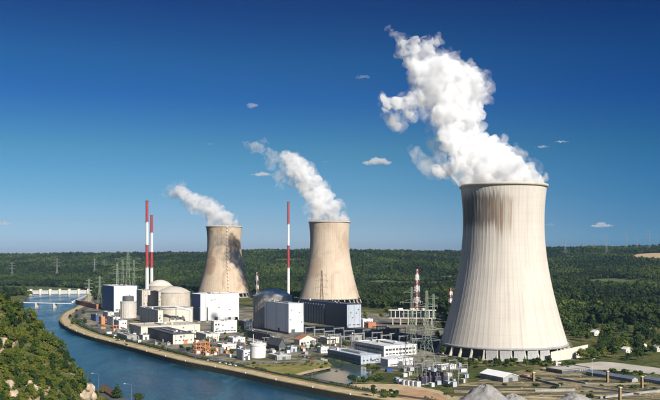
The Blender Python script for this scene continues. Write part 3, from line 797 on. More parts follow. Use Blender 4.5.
r, L, W, H = bld('brick_store', 'low building with a terracotta roof below the tall white cube', 'building', 299.5, 294, 316, 345.5, 340, CREAM, roof=TERRA, kind='gable', rise=4.5)
wins(r, L, W, 'R', 5, 1.6, 1.8, .6)
r, L, W, H = bld('brick_store', 'red-brown brick block behind the windowed white hall', 'building', 384, 380, 399.5, 337.5, 330, TERRA, roof=M_('terracotta_flat_roof', (.33,.14,.09), .85), seams=False, vents=1)
wins(r, L, W, 'R', 5, 2, 2, .5)
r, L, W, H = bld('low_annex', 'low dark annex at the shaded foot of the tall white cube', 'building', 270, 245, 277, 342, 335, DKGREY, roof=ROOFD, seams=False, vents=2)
door(r, L, W, 'R', W*.5, 3, 3.5)
r, L, W, H = bld('electrical_building', 'navy box building between the wide white hall and the dome', 'building', 246, 238.5, 252.5, 333, 322, NAVY, roof=ROOFD, seams=False, vents=2)
door(r, L, W, 'R', W*.5, 3, 3.5, GREY)
r, L, W, H = bld('boiler_house', 'dark grey building with a steep roof below the dark annex', 'building', 279, 267, 285.5, 351.5, 345.5, DKGREY, roof=ROOFD, kind='gable', rise=6)
wins(r, L, W, 'R', 3, 1.2, 1.8, .6)
r, L, W, H = bld('gate_house', 'small white building beside the terracotta roof near the pond channel', 'building', 321, 317, 328.5, 353.5, 347.5, WHITE, roof=ROOFL, seams=False, vents=1)
wins(r, L, W, 'R', 4, 1.5, 1.8, .6); wins(r, L, W, 'L', 3, 1.5, 1.8, .6)
r, L, W, H = bld('tank_annex', 'white box building joined to the left of the white tank', 'building', 243.5, 236.5, 250, 360.5, 350.5, WHITE, roof=ROOFL, seams=False, vents=1)
door(r, L, W, 'R', W*.5, 3, 4)
r, L, W, H = bld('concrete_block_house', 'tall square concrete block left of the concrete drums', 'building', 142, 136.5, 153, 316, 290.5, CONC, roof=ROOFG, vents=3, seams=True)
wins(r, L, W, 'R', 3, 8, 2, .4); wins(r, L, W, 'R', 3, 18, 2, .4)
r, L, W, H = bld('stair_tower', 'narrow tower with a dark navy face against the front concrete drum', 'building', 158.5, 150.5, 161, 318, 291.8, CONC, left=NAVY, roof=ROOFD, seams=False)
wins(r, L, W, 'R', 1, 6, 2, .5)
r, L, W, H = bld('concrete_annex', 'square concrete annex left of the wide low drum', 'building', 158, 139.5, 163, 326, 310.5, CREAM, roof=ROOFG, vents=4, seams=True)
wins(r, L, W, 'L', 5, 4, 2, .4)
# western cluster
C1 = [('store_building','white box shed beside orange racks on the river bend','shed',119,113.5,127,330,321,WHITE,None,ROOFL),
      ('store_building','squat blue shed among dark trees on the river bend','shed',96,91,99,321.5,315.5,BLUE,BLUE,ROOFD),
      ('store_building','long salmon brick shed at the upstream end of the plant','shed',96.5,75.5,101,309.3,304.6,TERRA,None,M_('salmon_roof', (.50,.30,.22), .8)),
      ('store_building','small orange shed next to the blue shed','shed',101.5,99.2,105,324.5,317,ORANGE,None,ROOFG),
      ('store_building','cream shed below the blue end of the long white hall','shed',108,103,114,319,312.5,CREAM,None,ROOFL),
      ('store_building','orange-doored white shed below the grey-topped tank','shed',113,107,120,326,317.5,WHITE,None,ROOFG),
      ('store_building','low grey shed on the quay road under the cream building','shed',127,117,137,341,336,GREY,None,ROOFG),
      ('store_building','low white shed left of the navy-walled quay building','shed',143,139,149,340,335.5,WHITE,None,ROOFL),
      ('store_building','cream hut behind the orange steel frames','shed',206,196,219,342,334.5,CREAM,None,ROOFL),
      ('store_building','long white flat shed right of the orange steel frames','shed',222,217,236,349.5,345,WHITE,None,ROOFL),
      ('store_building','white shed between the small white block and dark annex','shed',233,228,245,343,338.2,WHITE,None,ROOFL),
      ('store_building','small white shed just above the white tank','shed',256,252,262,347,342.5,WHITE,None,ROOFL),
      ('store_building','flat grey shed right of the white tank','shed',277,268,291,360.5,356,GREY,None,ROOFL),
      ('store_building','pale green-grey shed by the steep dark roof','shed',291,286,297,352.5,347.5,PALEB,None,ROOFL),
      ('store_building','cream shed below the grey louvres of the navy hall','shed',327,318,339,344,338,CREAM,None,ROOFL),
      ('store_building','low concrete shed under the substation gantries','shed',351,345,362,341,336,GREY,None,ROOFG),
      ('store_building','white shed behind the transformer yard','shed',441,436,456,370,366,WHITE,None,ROOFL),
      ('store_building','long flat concrete shed on the road right of the near tower','shed',562,546,590,374.5,370.5,DKGREY,None,PAVE),
      ('store_building','small pale hut between the near tower and its curved wall','shed',556,553,561,365.8,363,CREAM,None,ROOFL)]
for nm, lb, ct, a_, b_, c_, d_, e_, wl, lf, rf in C1:
    r, L, W, H = bld(nm, lb, ct, a_, b_, c_, d_, e_, wl, left=lf, roof=rf, seams=False, vents=1)
    door(r, L, W, 'R', W*.5, min(3.2,W*.3), min(3.5,H*.7), ORANGE if 'orange' in lb else None)
    if W > 9: wins(r, L, W, 'R', max(2,int(W/6)), H*.45, min(1.6,H*.3), .5, .62)
# white-roofed shed, long blue-grey sheds, houses
r, L, W, H = bld('barn', 'white-roofed gable barn behind the grey gravel heaps', 'barn', 503, 480.5, 518, 382.8, 377.6, GREY, roof=M_('bright_white_roof', (.78,.78,.77), .6, var=.05), kind='gable', rise=2.6)
door(r, L, W, 'R', W*.5, 4, 3.2); wins(r, L, W, 'L', 7, .9, 1.6, .6)
r, L, W, H = bld('long_shed', 'long blue-grey roofed shed on the bare field, complete', 'shed', 632, 586, 638, 382.6, 379.4, GREY, roof=SOLAR, kind='gable', rise=1.4)
wins(r, L, W, 'L', 14, .5, 1.2, .6)
r, L, W, H = bld('long_shed', 'blue-grey roofed shed cut by the right edge of the picture', 'shed', 690, 645, 696, 389.5, 386, GREY, roof=SOLAR, kind='gable', rise=1.4)
wins(r, L, W, 'L', 14, .5, 1.2, .6)
for lb, a_, b_, c_, d_, e_, rf in [('white house with a grey roof amid trees, above the curved wall',594.5,590.5,601,336,332.5,ROOFL),
        ('small white house half hidden by trees right of the curved wall',626,621,632,353.5,349.5,ROOFL),
        ('white house with a terracotta roof in the right-hand trees',641,637,647,349,345,TERRA),
        ('pale house at the right picture edge among dark trees',657,652,664,352,348,ROOFG),
        ('little white house on the wooded slope right of the near tower',567,563,571,285.5,283.6,ROOFL)]:
    if d_ < 300: r = thing('house', lb, 'house', (0,0,0), UA); bpy.data.objects.remove(r); continue
    r, L, W, H = bld('house', lb, 'house', a_, b_, c_, d_, e_, CREAM, roof=rf, kind='gable', group='houses among the trees')
    wins(r, L, W, 'L', 3, 1.2, 1.4, .4); wins(r, L, W, 'R', 2, 1.2, 1.4, .4)
r, L, W, H = bld('boat_house', 'low brown-roofed building at the foot of the rocky hillside', 'building', 112, 101, 117, 397.5, 394.3, CREAM, roof=BROWN, kind='gable', rise=2.2)
wins(r, L, W, 'L', 4, .8, 1.2, .5)

# round buildings
def drum(name, label, cat, cx, cy_, rad, ze, zd, wall, dome, ribs=24, group=None):
    root = thing(name, label, cat, (cx,cy_,0), 0, group)
    MB().lathe([(rad,-.3),(rad,ze)], 72).build('wall', wall, root, True)
    MB().lathe([(rad+.5,ze-1.6),(rad+.5,ze),(rad-1,ze+.25),(rad-1,ze-1.6)], 72, close=True).build('cornice', wall, root)
    rs = (rad**2+(zd-ze)**2)/(2*(zd-ze)); a0 = math.asin(min(1,rad/rs)); pr = []
    for k in range(13):
        t = a0*(1-k/12); pr.append(((rad-.9)*math.sin(t)/math.sin(a0)+.01, ze+.1+(zd-ze)*(math.cos(t)-math.cos(a0))/(1-math.cos(a0))))
    MB().lathe(pr, 64).build('dome', dome, root, True)
    if ribs:
        rm = MB().box(rad-.05,rad+.35,-.45,.45,0,ze-1.7).mesh('buttress', wall)
        for k in range(ribs): link('buttress', rm, root, None, 2*math.pi*k/ribs)
    return root
g = gp(273, 327); drum('reactor_dome', 'round concrete reactor with a grey-green dome behind the white cube', 'reactor', g.x, 1065, 25.4, 42.5, 51.5, CONC, GREENR, 32)
p = at(174, 300, 1300); drum('reactor_dome', 'front of the two concrete reactor drums with shallow domes', 'reactor', p.x, 1300, 26, 37, 45.5, CONC, M_('concrete_dome', (.46,.42,.37), .85, var=.12, scale=.1, streak=.2), 0)
p = at(160, 300, 1385); drum('reactor_dome', 'rear concrete reactor drum with its dome peeping over the front one', 'reactor', p.x, 1385, 21.5, 44, 53.5, CONC, M_('pale_concrete_dome', (.52,.48,.43), .85, var=.12, scale=.1), 0)
p = at(174.5, 320, 1140); drum('annular_building', 'wide low cream drum wrapping the front concrete reactor', 'building', p.x, 1152, 24, 21, 22, CREAM, ROOFG, 0)
p = at(128.2, 305, 1226); t = drum('water_tank', 'grey-topped concrete tank beside the long white hall', 'tank', p.x, 1226, 11.8, 25.5, 27, M_('tank_concrete', (.50,.47,.42), .85, var=.12, scale=.15, streak=.35), GREY, 20)
MB().lathe([(8.6,26.0),(8.6,32.5),(8.2,33.4),(.01,34.2)], 40).build('upper_drum', DKGREY, t)
g = gp(258, 357.5); t = drum('storage_tank', 'white cylindrical tank near the quay with a slim mast', 'tank', g.x, 749, 7.3, 13.2, 14.0, WHITE, ROOFL, 0)
q = MB().bar((-4,-3,13.5),(-4,-3,22),.22,6).build('mast', WHITE, t)
g = gp(268, 341); t = drum('storage_tank', 'small white tank lying in the shade below the cube', 'tank', g.x+6, g.y-8, 3, 5, 5.8, WHITE, ROOFL, 0)

# white pipe over the wide drum
z = 23.4; pts = [at(146.5,307.5,1150), at(163,306.8,1120), at(176,306.8,1108), at(190.8,310.5,1114)]
b = MB()
for p, q in zip(pts[:-1], pts[1:]): b.bar(p, q, 1.25, 10)
b.bar(pts[-1]+Vector((0,0,1)), Vector((pts[-1].x,pts[-1].y,0)), 1.25, 10); b.bar(pts[0]+Vector((0,0,.8)), Vector((pts[0].x,pts[0].y,0)), 1.25, 10)
r = thing('steam_pipe', 'fat white pipe arching over the wide cream drum', 'pipe', (0,0,0)); b.build('pipe', WHITE, r)
q = MB()
for p in pts[1:3]: q.bar(p-Vector((0,0,1)), (p.x,p.y,0), .5, 6)
for i, p in enumerate(pts[1:3]): MB().bar(p-Vector((0,0,1)), (p.x,p.y,0), .5, 6).build('support', STEEL, r)
# dark transformers in front of the drum
for i, (px, lb) in enumerate([(173.5,'left dark ribbed transformer under the white pipe'),(178.5,'middle dark ribbed transformer under the white pipe'),(183.5,'right dark ribbed transformer under the white pipe')]):
    g = gp(px, 326.2); r = thing('transformer', lb, 'transformer', g + Vector((0,-4,8.9)), UA, 'transformers below the white pipe')
    MB().box(-2.4,2.4,-1.6,1.6,0,4).build('tank_body', DKGREY, r)
    f = MB().box(-2.2,2.2,-.08,.08,.4,3.6).mesh('radiator', GREY)
    for k in range(5): link('radiator', f, r, (0,-2.6+k*.2-.0,0))
    for k in range(3): MB().bar((-1.4+1.4*k,0,4),(-1.4+1.4*k,0,6),.3,6,.15).build('bushing', BROWN, r)

# striped chimneys
def chimney(label, px, ytop, Y, r0, r1, bands):
    p = at(px, ytop, Y); root = thing('chimney', label, 'chimney', (p.x, Y, 0), 0, 'tall red and white chimneys')
    H = p.z; zs = [0]+[CAM_H+(256-b)/F*Y for b in bands]+[H]
    rad = lambda z: r0+(r1-r0)*z/H
    for i in range(len(zs)-1):
        red = (len(zs)-2-i) % 2 == 0
        MB().lathe([(rad(zs[i]),zs[i]),(rad(zs[i+1]),zs[i+1])], 24).build('red_band' if red else 'white_band', RED if red else CHW, root, True)
    MB().lathe([(r1-.05,H),(r1+.45,H+.1),(r1+.45,H+1.1),(r1-.6,H+1.1),(r1-.6,H-4),(.01,H-4)], 24).build('cap', DKGREY, root)
    pl = None
    for z in zs[1:-1]:
        MB().lathe([(rad(z)-.1,z-.1),(rad(z)+1.0,z-.1),(rad(z)+1.0,z+1.0),(rad(z)+.9,z+1.0),(rad(z)+.9,z+.1),(rad(z)-.1,z+.1)], 24, close=True).build('gallery', STEEL, root)
    q = MB()
    for s in (-.3,.3): q.bar((s,-r0-.4,2),(s,-r1-.4,H),.07,4)
    q.build('ladder', STEEL, root)
    return root
chimney('tallest red and white chimney, left one of the close pair', 147, 201.3, 1330, 3.0, 2.3, [267.3,245.3,222])
chimney('shorter red and white chimney, right one of the close pair', 151.6, 215.8, 1400, 2.8, 2.1, [267.8,252.3,232.5])
chimney('lone red and white chimney between the two far cooling towers', 288.4, 202.4, 1390, 2.6, 1.9, [267.6,246,224])

# lattice masts and pylons
def lattice(root, w0, w1, H, n, t, mat, waist=None, seg_mats=None):
    """four tapered legs, each a part, with cross bracing joined as one part"""
    wd = lambda z: (w0+(w1-w0)*z/H) if waist is None else (w0+(waist[1]-w0)*z/waist[0] if z < waist[0] else waist[1]+(w1-waist[1])*(z-waist[0])/(H-waist[0]))
    zs = [0]; 
    for k in range(1, n+1): zs.append(H*(1-(1-k/n)**1.25))
    for sx_ in (-1,1):
        for sy_ in (-1,1):
            b = MB()
            for a_, c_ in zip(zs[:-1], zs[1:]): b.bar((sx_*wd(a_)/2,sy_*wd(a_)/2,a_),(sx_*wd(c_)/2,sy_*wd(c_)/2,c_),t,4)
            b.build('leg', mat, root)
    b = MB()
    for i, (a_, c_) in enumerate(zip(zs[:-1], zs[1:])):
        A, B = wd(a_)/2, wd(c_)/2; m = i % 2 if seg_mats else 0
        ca = [(-A,-A,a_),(A,-A,a_),(A,A,a_),(-A,A,a_)]; cb = [(-B,-B,c_),(B,-B,c_),(B,B,c_),(-B,B,c_)]
        for k in range(4):
            b.bar(ca[k], cb[(k+1)%4], t*.7, 4, mi=m); b.bar(ca[(k+1)%4], cb[k], t*.7, 4, mi=m); b.bar(cb[k], cb[(k+1)%4], t*.7, 4, mi=m)
    tag(b.build('bracing', seg_mats or mat, root), kind='stuff')
    return wd
def pylon(label, px, pyb, ytop, rot=.5, arms=((.62,.16),(.78,.2),(.92,.13)), w0=.15, t=.28, z0=0, Y=None, mat=PYLON, group='power pylons of the plant'):
    if Y is None: g = gp(px, pyb, z0)
    else: g = at(px, 300, Y); g.z = z0
    H = CAM_H+(256-ytop)/F*g.y - z0
    root = thing('power_pylon', label, 'pylon', g, rot, group)
    wd = lattice(root, H*w0, H*.025, H, 9, t, mat, (H*.55, H*.04))
    for f, s in arms:
        b = MB(); z = H*f
        for sg in (-1,1):
            b.bar((sg*wd(z)/2,-wd(z)/2,z),(sg*H*s,0,z+.4),t*.8,4); b.bar((sg*wd(z)/2,wd(z)/2,z),(sg*H*s,0,z+.4),t*.8,4); b.bar((0,0,z+H*.045),(sg*H*s,0,z+.5),t*.7,4)
        c = b.build('crossarm', mat, root)
        im = MB().bar((0,0,0),(0,0,-H*.035),.22,5).mesh('insulator', BROWN)
        for sg in (-1,1): link('insulator', im, c, (sg*H*s*.97,0,z+.3))
    return root
pylon('big pale green pylon nearest the camera beside the white hall', 426.5, 369, 291, .35, ((.36,.2),(.5,.24),(.8,.16)), .2, .14)
pylon('thin tall pylon just left of the big pale green pylon', 411.5, 357, 287, .5, t=.13)
pylon('slim pylon standing right behind the big pale green pylon', 433.5, 351, 294, .2, t=.13)
pylon('squat pylon between the near tower and the big green pylon', 421, 345, 288, .9, t=.13)
pylon('wide-armed pylon rising over the long white hall with a blue end', 128, 300, 245.5, .3, t=.17, Y=1480)
pylon('pylon over the long white hall, left of the widest-armed one', 122.5, 300, 259.5, .3, t=.17, Y=1520)
pylon('pylon over the long white hall, right of the widest-armed one', 133.8, 300, 260, .3, t=.17, Y=1520)
pylon('narrow pylon just above the blue end of the long white hall', 117.3, 300, 264, .1, t=.26, Y=1500)
pylon('small pylon by the weir on the upstream bank', 89, 303, 279, .4, t=.24, Y=1640)
pylon('small pylon between the weir and the long white hall', 99.6, 303, 276, .8, t=.24, Y=1560)
pylon('brown lattice pylon standing against the middle cooling tower', 321.7, 318, 270.5, .25, ((.5,.12),(.64,.14),(.78,.13),(.9,.1)), .13, .24, mat=M_('rusty_pylon_paint', (.17,.11,.075), .8))
HILLP = [(57,2950,258.5,'grey pylon on the left hillside above the weir'),(94.5,3000,259,'pale pylon on the hillside between weir and chimneys'),(12,3050,262,'faint pylon on the hillside at the left edge'),(104,3600,260,'distant pylon on the hill left of the chimneys'),
         (565,3600,237,'leftmost ridge pylon right of the near tower'),(582.5,4100,236,'second ridge pylon from the near tower'),(595,4300,240,'short ridge pylon between two tall ones'),(606.5,3500,235.5,'pylon low on the ridge slope, right of the short one'),
         (626,4200,233,'tallest ridge pylon on the skyline'),(637,4400,236.5,'ridge pylon just right of the tallest'),(649,3800,230,'tall ridge pylon near the right edge'),(657,4400,237,'last ridge pylon at the right edge')]
PALEPY = M_('grey_pylon_paint', (.26,.28,.29), .6, .2)
for px, Y, yt, lb in HILLP:
    z = h1((px-330)/F*Y, Y)
    pylon(lb, px, 0, yt, .4, Y=Y, z0=z-1, t=.22, mat=PALEPY, group='pylons on the wooded hills')
MASTRED = M_('faded_mast_red', (.22,.055,.045), .7, var=.2)
def striped_mast(label, px, ytop, Y, w0, w1, z0=0):
    p = at(px, ytop, Y); H = p.z-z0; root = thing('striped_mast', label, 'mast', (p.x,Y,z0), .3, 'red and white lattice masts')
    n = 8
    for k in range(n):
        a_, c_ = H*k/n, H*(k+1)/n; A, B = (w0+(w1-w0)*k/n)/2, (w0+(w1-w0)*(k+1)/n)/2
        red = (n-1-k) % 2 == 0; b = MB()
        ca = [(-A,-A,a_),(A,-A,a_),(A,A,a_),(-A,A,a_)]; cb = [(-B,-B,c_),(B,-B,c_),(B,B,c_),(-B,B,c_)]
        for q in range(4):
            b.bar(ca[q], cb[q], .36, 4); b.bar(ca[q], cb[(q+1)%4], .22, 4); b.bar(ca[(q+1)%4], cb[q], .22, 4); b.bar(cb[q], cb[(q+1)%4], .26, 4)
            mid = tuple((u+v)/2 for u, v in zip(ca[q], cb[q])); m2 = tuple((u+v)/2 for u, v in zip(ca[(q+1)%4], cb[(q+1)%4])); b.bar(mid, m2, .2, 4)
        tag(b.build('red_section' if red else 'white_section', MASTRED if red else CHW, root), kind='stuff')
    b = MB().bar((0,0,0),(0,0,H),w1*.28,8); b.build('flue', CHW, root)
striped_mast('tapering red and white mast left of the near cooling tower', 417, 269, 1300, 10, 3.2)
striped_mast('red and white mast half hidden at the near tower\'s left edge', 450.7, 288, 1250, 7.5, 3)
striped_mast('red and white mast between the farthest tower and the green-domed reactor', 256.7, 272, 1500, 9, 3)
for px, lb in ((199.3,'left of two thin black stacks before the wide white hall'),(207.2,'right of two thin black stacks before the wide white hall')):
    g = gp(px, 322.5); r = thing('exhaust_stack', lb, 'stack', g, 0, 'thin black stacks')
    MB().bar((0,0,0),(0,0,21),.95,10,.8).build('pipe', RUBBER, r); MB().lathe([(.8,20.6),(1.2,20.6),(1.2,21.4),(.5,21.4)], 12, close=True).build('cap', DKGREY, r)
    MB().box(-2,2,-2,2,-.1,1.6).build('base', GREY, r)

# elevated gallery on columns behind the substation
g = gp(389, 325); r = thing('elevated_gallery', 'long white gallery raised on columns left of the near tower', 'gallery', g, R(-3))
Lg = 64; zt = CAM_H+(256-310)/F*g.y; zb = CAM_H+(256-318.5)/F*g.y
MB().box(0,Lg,0,9,zb,zb+1.2).build('deck', CREAM, r); MB().box(-.5,Lg+.5,-.5,9.5,zt-1,zt).build('roof', CREAM, r)
MB().box(.5,Lg-.5,.6,8.4,zb+1.2,zt-1).build('dark_glazing', GLASS, r)
mm = MB().box(-.35,.35,-.1,.6,zb+1.2,zt-1).mesh('mullion', WHITE)
for k in range(11): link('mullion', mm, r, (Lg*(k+.5)/11,0,0))
cm = MB().box(-.7,.7,-.7,.7,-.2,zb).mesh('column', CONC)
for k in range(6):
    for y in (1,8): link('column', cm, r, (Lg*(k+.5)/6,y,0))
for k in range(3): MB().box(Lg*.25*(k+1)-3,Lg*.25*(k+1)+3,2.5,6.5,zt,zt+2.4).build('roof_vent', WHITE, r)

# orange steel frames on the quay road
def frame(label, px, pyb, L, W, H, nx, nz):
    g = gp(px, pyb); r = thing('steel_scaffold', label, 'frame', g, UA+R(90), 'orange steel scaffolds')
    for i in range(nx+1):
        for y in (0,W): MB().box(L*i/nx-.3,L*i/nx+.3,y-.3,y+.3,-.1,H).build('post', ORANGE, r)
    for k in range(1, nz+1):
        z = H*k/nz
        for y in (0,W): MB().box(-.5,L+.5,y-.22,y+.22,z-.5,z).build('beam', ORANGE, r)
        for i in range(nx+1): MB().box(L*i/nx-.18,L*i/nx+.18,.3,W-.3,z-.45,z-.05).build('tie', ORANGE, r)
    MB().box(1,L-1,.6,W-.6,.1,H*.32).build('stacked_load', CREAM, r)
frame('tall orange steel frame beside the cream quay building', 196, 354, 14, 7, 11, 3, 3)
frame('wide low orange steel frame right of the tall one', 205.5, 356, 13, 7, 7.5, 3, 2)
frame('small orange frame above the river bend sheds', 113.5, 331, 7, 5, 7, 2, 2)
frame('orange rack between the white sheds of the river bend', 121, 318, 12, 6, 8, 3, 2)

# ------------------------------------------------------------------ substations
gm_p = MB().box(-.45,.45,-.45,.45,-.1,12,taper=.12).mesh('post', STEEL)
SLOT = [(305,333),(314,335.5),(324,337.5),(334,334),(344,337),(354,340),(363,336),(372,339),(381,342),(390,340),(399,343),(407,341),(330,341),(341,343.5),(366,345),(377,332),(396,334),(412,346)]
for i, (px, py) in enumerate(SLOT):
    g = gp(px, py+4); r = thing('gantry', 'grey steel portal gantry in the substation between navy hall and pylons', 'gantry', g, UA+R(90), 'steel gantries of the substation')
    w_ = 13
    for x in (0, w_): link('post', gm_p, r, (x,0,0))
    b = MB()
    b.box(-.5,w_+.5,-.4,.4,10.6,11.5); b.build('beam', STEEL, r)
    im = gim = MB().lathe([(.18,0),(.3,-.4),(.18,-.8),(.3,-1.2),(.18,-1.6),(.1,-2.2)], 6).mesh('insulator', BROWN)
    for k in range(3): link('insulator', im, r, (w_*(k+.5)/3,0,10.6))
def transformer(label, px, py, rot=UA, s=1.0, mat=None, grp='transformers of the riverside yard'):
    g = gp(px, py); r = thing('transformer', label, 'transformer', g, rot, grp)
    mat = mat or M_('violet_grey_steel', (.13,.12,.15), .6, var=.2)
    MB().box(-3*s,3*s,-2*s,2*s,0,.6*s).build('plinth', GREY, r)
    MB().box(-2.5*s,2.5*s,-1.6*s,1.6*s,.6*s,5.2*s).build('tank_body', mat, r)
    f = MB().box(-.12*s,.12*s,-.55*s,0,1*s,4.8*s).mesh('radiator', mat)
    for k in range(8): link('radiator', f, r, ((-2.2+k*.63)*s,-1.6*s,0))
    MB().bar((-2.2*s,.6*s,6.3*s),(2.2*s,.6*s,6.3*s),.6*s,10).build('conservator', mat, r)
    for k in range(3):
        MB().bar(((-1.5+1.5*k)*s,-.6*s,5.2*s),((-1.5+1.5*k)*s,-.9*s,7.6*s),.32*s,8,.14*s).build('bushing', BROWN, r)
VM = M_('violet_grey_steel', (.12,.11,.145), .6, var=.2)
for px, py, lb in [(423.5,384.5,'leftmost violet-grey transformer in the yard near the gravel heaps'),(429.5,383.5,'second violet-grey transformer from the left in the yard'),(437,384,'third violet-grey transformer from the left in the yard'),(443.5,383.5,'rightmost violet-grey transformer in the yard near the gravel')]:
    transformer(lb, px, py, UA+R(90), 1.15, VM)
bw = MB().box(-.3,.3,-4.5,4.5,-.1,9).mesh('blast_wall', VM)
for px, py, lb in [(426.5,383.8,'tall violet-grey blast wall between the first two yard transformers'),(433.3,383.8,'tall violet-grey blast wall in the middle of the transformer yard'),(440.3,383.8,'tall violet-grey blast wall before the rightmost yard transformer')]:
    g = gp(px, py); r = link('blast_wall', bw.copy(), None, g, UA+R(90)); tag(r, lb, 'wall', 'blast walls of the transformer yard')
for k, (px, py) in enumerate([(400,384),(404.5,385),(409,385.5),(413.5,386),(418,386.5),(449,386.5),(454,387)]):
    g = gp(px, py); r = thing('switch_cabinet', 'white switch cabinet in the row beside the riverside transformers', 'cabinet', g, UA+R(90), 'white switch cabinets')
    MB().box(-1.7,1.7,-1.2,1.2,0,3.6).build('body', WHITE, r); MB().box(-1.9,1.9,-1.4,1.4,3.6,3.8).build('roof', GREY, r)
    for s in (-.8,.8): MB().box(s-.7,s+.7,-1.26,-1.2,.3,3.2).build('door', PALEB, r)
pm = MB().bar((0,0,0),(0,0,13),.35,6,.22).mesh('post', STEEL)
for k, px in enumerate([409,417,426,432,441,447,452]):
    g = gp(px, 382+ (k%3)*1.6); r = thing('busbar_post', 'grey busbar post among the riverside transformers', 'post', g, R(20), 'busbar posts of the transformer yard')
    link('post', pm, r); MB().bar((-2.5,0,12.2),(2.5,0,12.2),.2,6).build('crossarm', STEEL, r)
    for s in (-2.2,0,2.2): MB().bar((s,0,12.3),(s,0,13.6),.18,6).build('insulator', BROWN, r)

# ------------------------------------------------------------------ weir, bridge, lock wall
A = Vector((-766,2050,0)); B = Vector((-628,2080,0)); d = (B-A); Ld = d.length; ang = math.atan2(d.y,d.x)
r = thing('weir', 'white weir with gate piers across the river in the distance', 'dam', A, ang)
MB().box(-25,Ld+12,-3,3,-9,-2.4).build('sill', CONC, r)
n = 6
pmesh = MB().box(-2.6,2.6,-9,9,-9,7.2).mesh('pier', CREAM)
for k in range(n+1): link('pier', pmesh, r, (Ld*k/n,0,0))
gmesh = MB().box(-Ld/n/2+2.7,Ld/n/2-2.7,-.6,.6,-3,4.6).mesh('gate', M_('grey_gate_steel', (.42,.44,.46), .6, var=.1, streak=.3))
for k in range(n): link('gate', gmesh, r, (Ld*(k+.5)/n,-4,0))
MB().box(-25,Ld+12,-3.5,3.5,5.2,6.4).build('walkway', CREAM, r)
hm = MB().box(-3.0,3.0,-4,4,7.2,9.8,0).mesh('hoist_house', CREAM)
for k in range(n+1): link('hoist_house', hm, r, (Ld*k/n,0,0))
r = thing('footbridge', 'slim pale bridge spanning the river below the weir', 'bridge', (-625,1560,0), math.atan2(-45,130))
MB().box(-30,142,-2.2,2.2,4.2,5.6).build('deck', M_('pale_bridge_paint', (.66,.68,.69), .6), r)
for y in (-2.1,2.1):
    q = MB().box(-30,142,y-.05,y+.05,6.5,6.62)
    for k in range(44): q.box(-30+k*4-.05,-30+k*4+.05,y-.05,y+.05,5.6,6.5)
    q.build('railing', STEEL, r)
for x in (22, 64, 106):
    MB().prism([(x-1.6,-3),(x,-4.5),(x+1.6,-3),(x+1.6,3),(x,4.5),(x-1.6,3)], -9, 4.2).build('pier', CONC, r)
a_ = gp(72.5, 302.3, -3); c_ = gp(88, 295.4, -3)
r = thing('guide_wall', 'thin white guide wall slanting from bridge to weir', 'wall', a_, math.atan2(c_.y-a_.y, c_.x-a_.x))
Lw = (c_-a_).length
MB().box(0,Lw,-1.6,1.6,-5,2.2).build('wall', WHITE, r)
bm_ = MB().bar((0,0,2.2),(0,0,4),.35,8).mesh('bollard', STEEL)
for k in range(10): link('bollard', bm_, r, (Lw*(k+.5)/10,0,0))

# ------------------------------------------------------------------ street furniture, posts, vehicles
def lamp(label, px, py, H, rot, arm=2.6, grp=None, z0=0.0, mat=STEEL):
    g = gp(px, py, z0); r = thing('street_lamp', label, 'street lamp', g, rot, grp)
    MB().bar((0,0,-.2),(0,0,H),.17,8,.09).build('pole', mat, r)
    b = MB(); pts = [Vector((0,0,H)), Vector((arm*.35,0,H+.55)), Vector((arm,0,H+.75))]
    for p, q in zip(pts[:-1], pts[1:]): b.bar(p, q, .08, 6)
    b.build('arm', mat, r); MB().box(arm-.3,arm+.9,-.22,.22,H+.62,H+.84).build('lamp_head', WHITE, r)
lamp('grey street lamp beside the rocky slope at the water', 98.7, 388.6, 10.2, math.pi, 4.2, z0=.15)
lamp('grey street lamp by the round tree at the bottom edge', 131.5, 400.5, 10.2, math.pi, 4.2, z0=.15)
lamp('tall white lamp post beside the pale access road', 592.2, 376.2, 13, .3, 1.6, mat=WHITE)
ln = offset(qb, 22); acc = 0; nxt = 20
for p, q in zip(ln[:-1], ln[1:]):
    acc += (q-p).length
    if acc > nxt and q.y < 1050 and q.y > 545:
        nxt = acc + 46; t = (q-p).normalized()
        r = thing('street_lamp', 'slim lamp post on the quay road above the river wall', 'street lamp', (q.x,q.y,.1), math.atan2(-t.x,t.y)+math.pi, 'lamp posts along the quay road')
        MB().bar((0,0,0),(0,0,8),.14,6,.08).build('pole', STEEL, r); MB().bar((0,0,8),(2,0,8.4),.07,5).build('arm', STEEL, r); MB().box(1.7,2.7,-.2,.2,8.3,8.5).build('lamp_head', WHITE, r)
# low wall and railing inside the towpath
ln = offset(qb, 19.2); ln2 = offset(qb, 19.7); n = len(ln); b = MB()
b.add([(p.x,p.y,0) for p in ln]+[(p.x,p.y,1.5) for p in ln]+[(p.x,p.y,1.5) for p in ln2]+[(p.x,p.y,0) for p in ln2],
      [(i,i+1,n+i+1,n+i) for i in range(n-1)]+[(n+i,n+i+1,2*n+i+1,2*n+i) for i in range(n-1)]+[(2*n+i,2*n+i+1,3*n+i+1,3*n+i) for i in range(n-1)])
tag(b.build('parapet_wall', M_('dark_parapet', (.11,.11,.10), .9, var=.3), None), 'low dark wall between the towpath and the quay road', 'wall')
